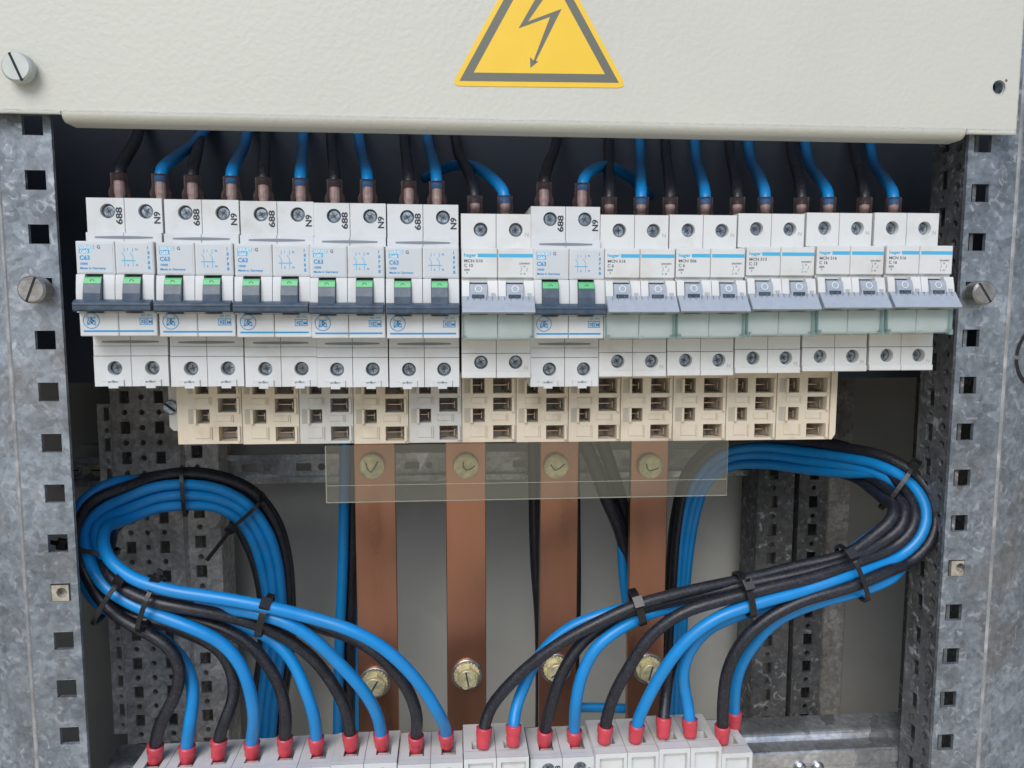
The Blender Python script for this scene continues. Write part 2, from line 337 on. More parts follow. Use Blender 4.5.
# ------------------------------------------------------------------ cabinet
Y_UP = 10.5; Y_BACK = 235
cab = thing('cabinet', 'cream metal cabinet interior holding the breaker rows, seen as back wall and sides', 'electrical cabinet', (200, Y_BACK, -420))
b = MB(); b.box(-140, 560, Y_BACK, Y_BACK+2, -420, 330); b.build('back_panel', M['paint_in'], cab)
b = MB(); b.box(-140, 560, -2, Y_BACK, 330, 332); b.build('top_panel', M['paint_in'], cab)
b = MB(); b.box(-140, 560, 40, Y_BACK, -422, -420); b.build('bottom_panel', M['paint_in'], cab)
for x in (-142, 560):
    b = MB(); b.box(x, x+2, 12, Y_BACK, -422, 332); b.build('side_wall', M['galv_shaded'], cab)  # walls coloured dark to stand for the shade behind the upright holes
sx = at(845, 560, Y_BACK).x
b = MB(); b.box(sx-18, sx, Y_BACK-3, Y_BACK-.2, -419, 329); b.build('seam_strip', M['galv_dark'], cab)

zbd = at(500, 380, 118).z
b = MB(); b.box(-130, 550, 118, 124, zbd, 325); b.box(-130, 550, 124, 150, zbd, zbd+3)  # board added to darken the upper interior, its dark colour stands for shade
M['board'] = mat('shade_board_colour', (.05, .065, .09), .7, var=.1)
tag(b.build('added_shade_board', M['board'], None, (200, 118, zbd)), 'added dark board standing for the shade behind the top cables', 'shade board')
# uprights: perforated front flange, ridge, and the sheet turning away outside it
def upright(side, label):
    if side < 0: xe, xh, xr = at(70, 450, Y_UP).x, None, at(18, 450, Y_UP).x; hx, z0 = -20.9, 29.6
    else: xe, xr = at(950, 450, Y_UP).x, at(998, 450, Y_UP).x; hx, z0 = 445.9, 54.5
    t = thing('perforated_upright', label, 'cabinet post', ((xe+xr)/2, Y_UP, -420), 'galvanised posts at the cabinet sides')
    holes = [('r', hx, z0-25*k, 9.3, 9.0) for k in range(-5, 19)]
    b = MB(); b.plate(min(xe, xr), max(xe, xr), -420, 180, Y_UP, Y_UP+2, holes, lambda u, v, n: (u, n, v))
    b.build('front_flange', M['galv'], t)
    b = MB(); s = side
    # inner return behind the free edge, and the outer sheet
    b.prism([(xr, Y_UP), (xr+s*2.6, Y_UP+.2), (xr+s*95, Y_UP+32), (xr+s*95, Y_UP+34), (xr, Y_UP+2)], -420, 180, lambda p, q, a: (p, q, a))
    b.build('outer_sheet', M['galv'], t)
    b = MB(); b.prism([(xr-.3, Y_UP-.05), (xr+.2, Y_UP-.45), (xr+s*1.3, Y_UP-.45), (xr+s*1.8, Y_UP-.02)] if s > 0 else [(xr+.3, Y_UP-.05), (xr-.2, Y_UP-.45), (xr-1.3, Y_UP-.45), (xr-1.8, Y_UP-.02)], -420, 180, lambda p, q, a: (p, q, a)); b.build('bend_ridge', M['worn'], t)
    return t, xe, xr
upl, XEL, XRL = upright(-1, 'galvanised perforated upright along the left side of the photo')
upr, XER, XRR = upright(1, 'galvanised perforated upright along the right side with a round knockout beside it')
# knockout on right sheet: two dark arc slots
b = MB(); c = at(1041, 357, Y_UP+4)
for a0, a1 in ((100, 176), (184, 262)):
    o, i = [], []
    for k in range(13):
        a = math.radians(a0+(a1-a0)*k/12)
        for R, l in ((16.5, o), (14.2, i)):
            x = c.x+R*math.cos(a); l.append((x, Y_UP+(x-XRR-2.6)*31.8/92.4-.2, c.z+R*math.sin(a)))
    b.add(o+i, [(k, k+1, 13+k+1, 13+k) for k in range(12)])
b.build('knockout_slot', M['void'], upr)

# front cover panel
PX0 = at(-40, 100, 2).x; pr = at(1016, 135, 2).x; ZF = at(990, 136, 2).z
pl = thing('cover_panel', 'cream textured metal cover panel with rolled lower edge above the breakers', 'cover panel', (200, 2, ZF))
hp = at(999, 87, 2)
b = MB(); b.plate(PX0, pr, ZF+3, 190, 2, 3.6, [('c', hp.x, hp.z, 3.3)], lambda u, v, n: (u, n, v))
b.build('panel_sheet', M['paint'], pl)
xl, xr_ = at(62, 128, 2).x, at(966, 137, 2).x
b = MB(); prof = []
for k in range(17):
    a = math.radians(90*k/16); prof.append((2.0+4.5*(1-math.cos(a)), ZF+3-4.5*math.sin(a)))
prof += [(16, ZF-1.5), (16, ZF-.3), (8, ZF-.3), (4.6, ZF+1), (3.6, ZF+2.98)]
b.prism_x(prof, xl, xr_); b.build('rolled_edge', M['paint'], pl)
b = MB(); b.box(PX0, xl-.3, 2, 3.6, ZF+1.6, ZF+2.99); b.box(xr_+.3, pr, 2, 3.6, ZF+.8, ZF+2.99); b.build('corner_flap', M['paint'], pl)
b = MB(); b.box(PX0-1, PX0+.8, 3.7, Y_UP-.4, ZF+2, 190); b.build('side_return', M['paint'], pl)
# speck of rust by the hole
b = MB(); b.lathe((hp.x+3.6, 1.95, hp.z+3.2), [(.7, 0), (.5, -.08)], 8); b.build('rust_spot', M['copper'], pl)

def turn_screw(p, r, lean, label, d=11, slot=20, mt='knurl'):
    t = thing('slotted_screw', label, 'screw', p, 'large slotted panel screws')
    h = MB(); h.lathe(p, [(r*.8, 0), (r*.8, -d*.35), (r, -d*.36), (r, -d+1), (r-.9, -d)], 32)
    h.smooth = False; h.build('screw_head', M[mt], t)
    s_ = MB(); a = math.radians(slot); dx, dz = math.cos(a), math.sin(a); w_ = .55
    P = [(p[0]+sx_*dx*(r-.3)-sz*dz*w_, p[2]+sx_*dz*(r-.3)+sz*dx*w_) for sx_, sz in ((-1, -1), (1, -1), (1, 1), (-1, 1))]
    s_.prism_y(P, p[1]-d-.06, p[1]-d+1); s_.build('slot', M['void'], t)
    return t
q = at(24, 71, 2); turn_screw((q.x, 2, q.z), 6.6, 0, 'silver slotted screw at the upper left of the cream cover panel', 7, 112, 'zinc')
q = at(43, 290, Y_UP); turn_screw((q.x, Y_UP, q.z), 6.4, 0, 'brown-tinged slotted screw standing out of the left upright', 11, 68)
q = at(971, 293, Y_UP); turn_screw((q.x, Y_UP, q.z), 6.2, 0, 'grey slotted screw standing out of the right upright beside the last breaker', 11, 125)
def cage_nut(u, v, label):
    p = at(u, v, Y_UP+1); t = thing('cage_nut', label, 'cage nut', p, 'cage nuts in the uprights')
    b = MB(); b.plate(p.x-4.3, p.x+4.3, p.z-4.4, p.z+4.2, Y_UP+.3, Y_UP+4.5, [('c', p.x+.9, p.z+.4, 2.5)], lambda u_, v_, n: (u_, n, v_)); b.build('nut', M['nutm'], t)
    b = MB(); b.lathe((p.x, Y_UP+3.2, p.z), [(3.4, 0), (3.4, 1.2)], 16); b.build('thread', M['knurl'], t)
cage_nut(60.5, 593, 'brass-coloured cage nut in a square hole of the left upright')
cage_nut(958, 568, 'brass-coloured cage nut in a square hole of the right upright')

# warning sign
def tri(z_base_l, z_base_r, apex): return [z_base_l, z_base_r, apex]
sg = thing('warning_sign', 'yellow triangular high-voltage warning sticker with a black lightning arrow', 'warning sign', at(539, 84, 2))
def P2(u, v): q = at(u, v, 1.9); return Vector((q.x, q.z))
A, Bq = P2(451, 86), P2(627, 88); side = (Bq-A).length; mid = (A+Bq)/2; nrm = Vector((-(Bq-A).y, (Bq-A).x)).normalized(); C_ = mid+nrm*side*.866
cen = (A+Bq+C_)/3
def inset(k): return [cen+(p-cen)*k for p in (A, Bq, C_)]
def rounded(tri_, r):
    out = []
    for i in range(3):
        p, a, c2 = tri_[i], tri_[i-1], tri_[(i+1) % 3]; d1 = (a-p).normalized(); d2 = (c2-p).normalized()
        s1, s2 = p+d1*r, p+d2*r
        for k in range(7):
            t_ = k/6; out.append(s1*(1-t_)**2+p*2*t_*(1-t_)+s2*t_**2)
    return out
b = MB(); b.prism_y([(p.x, p.y) for p in rounded([A, Bq, C_], 5)], 1.75, 2.0); b.build('sticker_sheet', M['yellow'], sg)
b = MB()
o, i = inset(.905), inset(.745)
b.add([(p.x, 1.7, p.y) for p in o+i], [(k, (k+1) % 3, 3+(k+1) % 3, 3+k) for k in range(3)]); b.build('black_border', M['ink'], sg)
b = MB()
def bolt(pts): b.add([(P2(u, v).x, 1.7, P2(u, v).y) for u, v in pts], [tuple(range(len(pts)))])
bolt([(551, -28), (562, -28), (528, 21.5), (518.5, 28.5)]); bolt([(518.5, 28.5), (528, 21.5), (561.5, 9), (550, 17)])
bolt([(550, 17), (561.5, 9), (535.3, 62), (533.4, 61)]); bolt([(530, 57), (533.7, 61), (538.5, 61.5), (530.3, 68)])
b.build('lightning_arrow', M['ink'], sg)

# ------------------------------------------------------------------ breakers  (local: x 0..W, z=0 top of the face block, y=0 its face)
def screw(parent, x, y, z, rot, r=3.1):
    b = MB(); b.m = 0
    b.lathe((x, y, z), [(r, 4), (r, 0), (r-.5, -.45), (r-.9, -.5)], 20)
    b.m = 1; a = math.radians(rot)
    for k in (0, 90):
        aa = a+math.radians(k); dx, dz = math.cos(aa), math.sin(aa)
        P = [(x+sx_*dx*r*.55-sz*dz*.3, z+sx_*dz*r*.55+sz*dx*.3) for sx_, sz in ((-1, -1), (1, -1), (1, 1), (-1, 1))]
        b.prism_y(P, y-.54, y-.2)
    if r > 2.9:
        aa = a+math.radians(45)
        for k in (0, 90):
            dx, dz = math.cos(aa+math.radians(k)), math.sin(aa+math.radians(k))
            P = [(x+sx_*dx*r*.5-sz*dz*.14, z+sx_*dz*r*.5+sz*dx*.14) for sx_, sz in ((-1, -1), (1, -1), (1, 1), (-1, 1))]
            b.prism_y(P, y-.53, y-.22)
    return b.build('terminal_screw', [M['tscrew'], M['recess']], parent)
M['tscrew'] = mat('terminal_screw_steel', (.34, .4, .45), .35, .7, var=.5, vscale=420, bump=.5, bscale=600, dirt=(.08, .1, .13), dscale=330, dlo=.42, dhi=.6)
M['clamp'] = mat('clamp_metal', (.58, .56, .5), .35, .35, var=.4, vscale=300, bump=.4)
M['recess'] = mat('screw_recess', (.06, .07, .09), .6)
FX = lambda u, v, n: (u, n, v)
FZ = lambda u, v, n: (u, v, n)
GAP = .22
def breaker(kind, npole, name, txt=None, low=False):
    t = thing(name, None, 'circuit breaker')
    ge = kind == 'ge'; hm = M['ge'] if ge else M['hg']; PW = 17.55
    TT, TB = (21.4, 5.0) if ge else (17.6, .4)          # upper terminal
    LB, LT = (-68.9, -49.3) if ge else (-63.9, -45)   # lower terminal
    YT = 13 if not low and ge is not None else 10
    for p in range(npole):
        x0, x1 = p*PW+GAP/2, (p+1)*PW-GAP/2; xc = x0+PW*.5+.95
        h = MB()
        # upper terminal front with screw hole, top with wire entry
        zs = TT-6.2 if ge else TT-7.7
        if low:
            h.plate(x0, x1, TB, TT, YT, 12.5, [('r', (x0+x1)/2+.3, TT-9.6, 13.2, 13.5)], FX); h.box(x0, x1, 12.55, 17, TB, TT-.05)
            h.box((x0+x1)/2-5.9, (x0+x1)/2+6.5, 12.2, 12.6, TT-15, TT-5.5)
        else: h.plate(x0, x1, TB, TT, YT, 17, [('c', xc, zs, 3.45)], FX)
        h.plate(x0, x1, 17.01, 44, TT-.02, TT-7, [('r', xc, 26.5, 8.0, 12)], FZ) if ge else h.plate(x0, x1, 17.01, 44, TT-.02, TT-7, [('r', xc-1.2, 22.5, 8.0, 7.5)], FZ)
        h.box(x0, x1, 17.02, 44, TB-30, TT-7.05)
        # lower terminal
        zl = -60.0 if ge else -56.2
        h.plate(x0, x1, LB, -54.2 if ge else -51.8, 12, 17, [('c', xc, zl, 3.45)], FX)
        h.box(x0, x1, 12.35, 17, -54.05 if ge else -51.65, LT)
        h.box(x0, x1, 17.03, 44, LB, LT)
        if ge:
            h.box(x0, x1, 12.6, 40, LT+.05, -43.5); h.box(x0, x1, 11.0, 40, .2, TB-.1)
            zb = LB+1.6
            for a, c2, d0, d1 in ((4.0, 13.8, 2.5, 3.3), (4.0, 6.6, .1, 2.5), (11.2, 13.8, .1, 2.5), (6.6, 11.2, -.9, 1.7)):
                h.box(x0+a, x0+c2, 11.3, 12.02, LB+d0, LB+d1)
            h.m = 1; h.lathe((x0+8.9, 11.25, LB+2.6), [(.5, .1), (.5, -.05)], 10); h.box(x0+4.3, x0+6.4, 11.9, 11.99, LB+.3, LB+2.4); h.box(x0+11.4, x0+13.5, 11.9, 11.99, LB+.3, LB+2.4); h.m = 0
        else:
            h.box(x0, x1, 10.9, 12.02, LB-.2, LB+2.9, .3); h.box(x0, x1, 12.6, 40, LT+.05, -43)
        # face block: label section, arched handle section, lower section
        h.box(x0, x1, 0, 40, -15.2 if ge else -14.4, -.02, .35)
        hw0, hw1 = (x0+4.1, x0+12.0) if ge else (x0+3.9, x0+12.2)
        ztop, zbot = (-16.6, -33) if ge else (-17.0, -32)
        bul = 2.2 if ge else 3.2
        prof = [(0.05, ztop+1.3)]+[(-bul*math.sin(math.pi*(.12+.55*k/8)), ztop+1.3+(zbot-ztop-1.3)*k/8) for k in range(9)]+[(12, zbot), (12, ztop+1.3)]
        h.prism_x(prof, x0, hw0-.15); h.prism_x(prof, hw1+.15, x1)
        h.box(x0+.02, x1-.02, 5, 30, -43.8, ztop+1)
        if not ge:
            h.box(x0+.02, x1-.02, 1.6, 30, -16.6, -14.35)
        h.box(x0, x1, 0, 30, -44.0 if ge else -43.6, zbot+.05, .35)
        h.build('pole_housing', [hm, M['slot']], t)
        # wire clamp inside the top entry
        c = MB(); c.box(xc-3.4, xc+3.4, 20.8, 23.6, TT-6.9, TT-.5, .4) if ge else c.box(xc-2.4, xc+.6, 19.2, 20.6, TT-6.9, TT-1.2); c.box(xc-3.6, xc+3.6, 22.2, 29, TT-6.9, TT-5.2); c.build('wire_clamp', M['clamp'], t)
        if not low: screw(t, xc, 15.2 if ge else 16.0, zs, random.uniform(0, 90))
        screw(t, xc, 15.6, zl, random.uniform(0, 90))
        # toggle
        g = MB(); tp = [(-bul-.3, -17.4), (-bul-1.2, -19.5), (-bul-2.4, -24), (-bul-2.8, -28), (4, -28), (4, -16.7), (-bul+.8, -16.7)] if ge else \
            [(-bul+.3, -17.7), (-bul-.7, -20.1), (-bul-1.6, -24.1), (-bul-2.5, -28), (4, -28), (4, -17.3), (-bul+1.3, -17.3)]
        g.prism_x(tp, hw0, hw1); tg = g.build('toggle', M['dark'] if ge else M['gbar'], t)
        if ge:
            g = MB(); g.prism_x([(-bul-.42, -17.3), (-bul-1.42, -19.6), (-bul-1.2, -19.7), (-bul+.5, -16.55), (-bul+.2, -16.5)], hw0+.1, hw1-.1)
            g.m = 1; xm = (hw0+hw1)/2
            for k in range(10):
                a = 2*math.pi*k/10; a2 = 2*math.pi*(k+1)/10
                g.add([(xm+R*math.cos(q_), -bul-.98-.43*R*math.sin(q_), -18.45+.9*R*math.sin(q_)) for R, q_ in ((1.0, a), (1.0, a2), (.75, a2), (.75, a))], [(0, 1, 2, 3)])
            g.build('green_indicator', [M['green'], M['green_ink']], tg); ORG[tg.name] = Vector((0, 0, 0))
        else:
            g = MB(); xm = (hw0+hw1)/2
            n = 16; R0, R1 = 1.75, 1.4; pts = []
            for R in (R0, R1):
                for k in range(n):
                    a = 2*math.pi*k/n; z = -19.7+R*math.sin(a)*.95; y = -bul-.62+(-18.9-z)*-.0
                    y = -bul-.7 - ( -20.1-z)*.24-.22 if z < -20.1 else -bul-.7+(z+20.1)*.42-.2
                    pts.append((xm+R*math.cos(a), y, z))
            g.add(pts, [(k, (k+1) % n, n+(k+1) % n, n+k) for k in range(n)]); g.build('ring_mark', M['white_ink'], tg)
            g = MB(); g.box(hw0+.9, hw1-1.6, -bul-2.05, -bul+.5, -24.0, -22.4); g.build('notch', M['void'] if False else M['dark'], tg)
            g = MB(); g.box(hw1+1.9, hw1+3.7, -bul-.35, -bul+.6, -23.2, -21.6); g.build('side_mark', M['pale'], t)
        if ge:
            g = MB(); g.m = 0; g.box(x0+.9, x1-.9 if p % 2 == 0 else x1-.7, -.14, .1, -14.4, -1.2); g.build('label', M['ge_label'], t)
    W = npole*PW
    # bar joining the handles
    g = MB()
    if ge:
        g.prism_x([(-4.0, -26.9), (-6.2, -28.0), (-6.8, -28.7), (-6.8, -31.6), (-6.0, -32.4), (-3.0, -32.4), (-3.0, -26.9)], .3, W-.3)
        g.box(W*.02, W*.98, -7.0, -6.7, -29.5, -29.1)
        g.build('handle_bar', M['dark'], t)
        # slots between body and terminals, printed marks
        n = 13
        for (zc, yy) in ((TB-2.4, 10.9), (-47.2, 12.5)):
            g = MB(); up_, dn_ = [], []
            for k in range(n):
                u_ = k/(n-1); hgt = .35+.35*math.sin(math.pi*u_)
                up_.append((W*.12+W*.76*u_, yy, zc+hgt)); dn_.append((W*.12+W*.76*u_, yy, zc-hgt))
            g.add(up_+dn_, [(k, k+1, n+k+1, n+k) for k in range(n-1)])
            g.build('spring_slot', M['slot'], t)
        g = MB()
        g.m = 0; yl = -.2
        rect(g, 1.6, 4.6+3.8, -3.6, -2.0, yl+.02); rect(g, 1.6, 6.2, -5.6, -3.7, yl+.02)
        g.m = 2; put_text(g, 'SERIES', 1.8, -3.45, 1.3, yl-.02, width=6.4); put_text(g, 'G60', 2.0, -5.4, 1.35, yl-.02, width=3.6)
        g.m = 3; put_text(g, 'G', 9.6, -3.5, 1.5, yl)
        g.m = 1; put_text(g, txt[0], 1.7, -8.6, 1.9, yl); put_text(g, '10000', 1.7, -10.9, 1.0, yl, width=3.6); put_text(g, 'Made in Germany', 1.7, -12.9, .95, yl, width=11.5)
        # circuit diagram
        X = PW+3.0
        g.m = 4
        for xx, s_ in ((X+1.2, '1'), (X+5, 'N')):
            stroke(g, [(xx, -3), (xx, -5)], .28, yl); stroke(g, [(xx-1.1, -5.3), (xx+.1, -7.2)], .28, yl); stroke(g, [(xx, -7.3), (xx, -8.6)], .28, yl); stroke(g, [(xx, -9.2), (xx, -11.6)], .28, yl)
            g.m = 1; put_text(g, s_, xx+1.2, -4.2, .95, yl); put_text(g, '2' if s_ == '1' else 'N', xx+1.2, -11.4, .95, yl); g.m = 4
        stroke(g, [(X-.2, -8.9), (X+6.2, -8.9)], .4, yl)
        g.m = 1
        for k, s_ in enumerate('I8F8B'): put_text(g, s_, PW+14.6, -3.6-2.3*k, 1.4, yl)
        # lower section: monogram, mark, line
        yl = -.06; cx_, cz = 5.4, -36.75
        g.m = 1; n = 32
        stroke(g, [(cx_+3.6*math.cos(2*math.pi*k/n), cz+3.6*math.sin(2*math.pi*k/n)) for k in range(n)], .38, yl, True)
        for a in (45, 135, 225, 315):
            a = math.radians(a); c0 = (cx_+2.85*math.cos(a), cz+2.85*math.sin(a))
            stroke(g, [(c0[0]+.42*math.cos(a+math.pi/2+math.pi*k/8), c0[1]+.42*math.sin(a+math.pi/2+math.pi*k/8)) for k in range(9)], .25, yl)
        sp = lambda cx2, cz2, r_, a0, a1, m_=12: [(cx2+r_*math.cos(math.radians(a0+(a1-a0)*k/m_)), cz2+r_*1.1*math.sin(math.radians(a0+(a1-a0)*k/m_))) for k in range(m_+1)]
        stroke(g, sp(cx_-.8, cz+.75, .62, -60, 250), .42, yl); stroke(g, sp(cx_-.95, cz-.75, .85, 120, 400), .42, yl)
        stroke(g, sp(cx_+.95, cz+.7, .6, 20, 300), .42, yl); stroke(g, sp(cx_+.95, cz-.75, .8, 80, 400), .42, yl)
        stroke(g, [(cx_-1.6, cz-1.5), (cx_-.2, cz), (cx_+.2, cz+1.7)], .4, yl); stroke(g, [(cx_+.2, cz-1.2), (cx_+1.5, cz+.2)], .4, yl)
        rect(g, 1.7, PW-.3, -42.0, -41.2, yl); rect(g, PW+.2, W-1.6, -42.0, -41.2, yl)
        g.m = 4; put_text(g, '62 091', PW+10.4, -34.6, .9, yl, width=5)
        g.m = 1
        bx0, bx1, bz0, bz1 = PW+9.6, PW+15.6, -38.6, -35.4
        for (a, c2, d, e) in ((bx0, bx1, bz1-.3, bz1), (bx0, bx1, bz0, bz0+.3), (bx0, bx0+.3, bz0, bz1), (bx1-.3, bx1, bz0, bz1), (bx0+3.3, bx0+3.6, bz0, bz1)): rect(g, a, c2, d, e, yl-.01*(a == bx0))
        put_text(g, 'K', bx0+.7, bz0+.65, 1.7, yl); put_text(g, 'E', bx0+2.0, bz0+.65, 1.7, yl); put_text(g, 'M', bx0+3.9, bz0+.65, 1.5, yl, width=1.7)
        # handwritten-like numbers beside the screws
        g.m = 5
        for p in range(npole):
            put_text(g, '688' if p == 0 else 'N9', p*PW+16.4, TT-12.6 if p == 0 else TT-12.2, 2.8, YT-.07, True, width=8.2 if p == 0 else 5.9)
        g.build('printing', [M['cyan_soft'], M['cyan'], M['white_ink'], M['grey_ink'], M['cyan_soft'], M['pen']], t)
    else:
        g.prism_x([(-3.8, -23.2), (-9.6, -30.0), (-9.9, -30.8), (-9.0, -31.5), (-2.4, -31.0), (-2.4, -23.2)], .2, W-.2)
        for k in range(1, 12):
            xx = W*k/12
            g.box(xx-.07, xx+.07, -5.6, -3.7, -25.2, -23.3)
        g.build('handle_bar', M['gbar'], t)
        g = MB(); yl = -.06
        if txt:
            g.m = 0
            xe = [p*PW for p in range(npole+1)]
            rect(g, 7.9, PW-.5, -4.5, -2.8, yl)
            for p in range(1, npole): rect(g, p*PW+.5, (p+1)*PW-.5, -4.5, -2.8, yl)
            put_text(g, 'hager', 1.2, -4.2, 1.55, yl, width=6.2)
            g.m = 1; put_text(g, txt[0], 1.3, -6.9, 1.35, yl, width=9); put_text(g, txt[1], 1.3, -9.2, 1.5, yl)
            put_text(g, '6000', 1.3, -11.0, .95, yl); put_text(g, '3', 2.4, -12.4, .9, yl)
            if npole > 1:
                X = PW+11
                put_text(g, '230/400V', X-.6, -7.8, .8, yl, width=5.4); put_text(g, '1   N', X, -9.2, .8, yl)
                stroke(g, [(X+.6, -9.4), (X+.6, -10.4), (X, -11.2)], .2, yl); stroke(g, [(X+3.4, -9.4), (X+3.4, -10.4), (X+2.8, -11.2)], .2, yl)
                put_text(g, '2   N', X, -12.7, .8, yl)
        g.m = 2
        if npole > 1 and not low:
            g2 = MB(); put_text(g2, 'N', PW+14.2, TT-11, 1.9, YT-.06); g2.build('pole_mark', M['pale'], t)
            g2 = MB(); put_text(g2, 'N', PW+14.0, -60, 1.9, 11.94); g2.build('pole_mark', M['pale'], t)
        if g.v: g.build('printing', [M['cyan_soft'], M['grey_ink'], M['pale']], t)
        # clear hinged label cover
        c = MB(); z0, z1 = -44.2, -31.5
        c.box(.5, W-.5, -3.0, -2.2, z0+.6, z1); c.box(.5, W-.5, -3.0, .0, z0, z0+.55); c.box(.3, .9, -3.0, -.02, z0+.6, z1); c.box(W-.9, W-.3, -3.0, -.02, z0+.6, z1)
        c.box(1.4, W-1.4, -3.5, -3.02, z0+.5, z0+1.5)
        for p in range(1, npole): c.box(p*PW-1.2, p*PW+1.2, -3.3, -2.9, z0-.1, z0+1.7)
        for xx in (.2, W-2.2): c.box(xx, xx+2, -3.8, -.5, z0-.5, z0+2.2)
        c.build('clear_cover', M['cover'], t)
    return t
M['slot'] = mat('slot_grey', (.2, .22, .25), .5)
M['pale'] = mat('pale_mark', (.45, .46, .46), .5)
G_TOP = 'breakers of the upper row'
ge0 = breaker('ge', 2, 'circuit_breaker', ['C63'])
row = []
ge_px = [(74.8, 240.8), (155.3, 242.2), (233.6, 243.6), (309.3, 245.2), (385.2, 246.2), (533.3, 247.8)]
ge_lab = ['green-tipped white breaker at the left end of the upper row, nearest the left upright',
 'white green-tipped breaker second from the left upright, under the second blue top cable',
 'white green-tipped breaker third from the left upright, third of the run of five',
 'white green-tipped breaker fourth from the left upright, above the clear sheet left edge',
 'white green-tipped breaker ending the run of five, left neighbour of a grey-handled breaker',
 'white green-tipped breaker with dark bar standing alone between grey-handled breakers']
for i, (u, v) in enumerate(ge_px):
    o = ge0 if i == 0 else copy_tree(ge0)
    p = at(u, v, 0); o.location = (p.x*MM, 0, p.z*MM); tag(o, ge_lab[i], 'circuit breaker', 'green-tipped breakers of the upper row'); row.append(p)
hg_px = [(461.2, 247.6), (605, 248.2), (676.3, 248), (747, 246.4), (817.4, 245.4), (887.2, 245.2)]
hg_txt = [('MCN 510', 'C 10'), ('MCN 516', 'C 6'), ('MCN 506', 'C 6'), ('MCN 513', 'C 13'), ('MCN 516', 'C 16'), ('MCN 516', 'C 16')]
hg_lab = ['white breaker with grey-blue handle bar and clear cover standing between two green-tipped breakers',
 'grey-handled white breaker touching the right side of the lone green-tipped breaker',
 'grey-handled white breaker second of the five grey-handled ones on the right',
 'grey-handled white breaker in the middle of the five grey-handled ones on the right',
 'grey-handled white breaker last but one before the right upright',
 'grey-handled white breaker at the right end of the upper row beside the slotted screw']
for i, (u, v) in enumerate(hg_px):
    o = breaker('hg', 2, 'circuit_breaker', hg_txt[i]); p = at(u, v, 0); o.location = (p.x*MM, 0, p.z*MM)
    tag(o, hg_lab[i], 'circuit breaker', 'grey-handled breakers of the upper row')
# lower row: only its tops reach into the photograph
gx = [(155, 187, 761), (218, 252, 757), (285, 317, 753), (351, 382, 749), (416, 447, 749), (544, 574, 743.5)]
ord_ = ['first', 'second', 'third', 'fourth', 'fifth']
for i, (a, c2, vb) in enumerate(gx):
    o = copy_tree(ge0); pa, pb = at(a, vb, 32), at(c2, vb, 32)
    o.location = ((pa.x+pb.x)/2*MM-17.85*MM, 4*MM, (pa.z+pb.z)/2*MM-20.6*MM)
    tag(o, ('%s breaker from the left in the lower row, two red-sleeved cables entering its pale top' % ord_[i]) if i < 5 else 'taller lower-row breaker with dark square clamps between two stepped ones', 'circuit breaker', 'breakers of the lower row')
for i, (a, c2, vb, lab) in enumerate(((483, 513, 748, 'stepped lower-row breaker just left of the taller lower one'), (604, 635, 743.5, 'stepped lower-row breaker just right of the taller lower one'), (663, 690, 739, 'stepped lower-row breaker beside the narrow one at the right end'))):
    o = breaker('hg', 2, 'circuit_breaker', None, True); pa, pb = at(a, vb, 22), at(c2, vb, 22)
    o.location = ((pa.x+pb.x)/2*MM-(18.9, 17.7, 17.7)[i]*MM, 3*MM, (pa.z+pb.z)/2*MM-17.6*MM); tag(o, lab, 'circuit breaker', 'breakers of the lower row')
o = breaker('hg', 1, 'circuit_breaker', None, True); pa = at(722, 744, 22); o.location = (pa.x*MM-7.6*MM, 3*MM, pa.z*MM-17.6*MM); NAR = o
tag(o, 'narrow single-width breaker at the right end of the lower row', 'circuit breaker', 'breakers of the lower row')

low_row = sorted([o_ for o_ in COL.objects if o_.get('group') == 'breakers of the lower row'], key=lambda o_: o_.location.x)
for a_, b_ in zip(low_row, low_row[1:]):       # the units stand side by side on their rail
    if b_.location.x-a_.location.x < 35.3*MM: b_.location.x = a_.location.x+35.0*MM
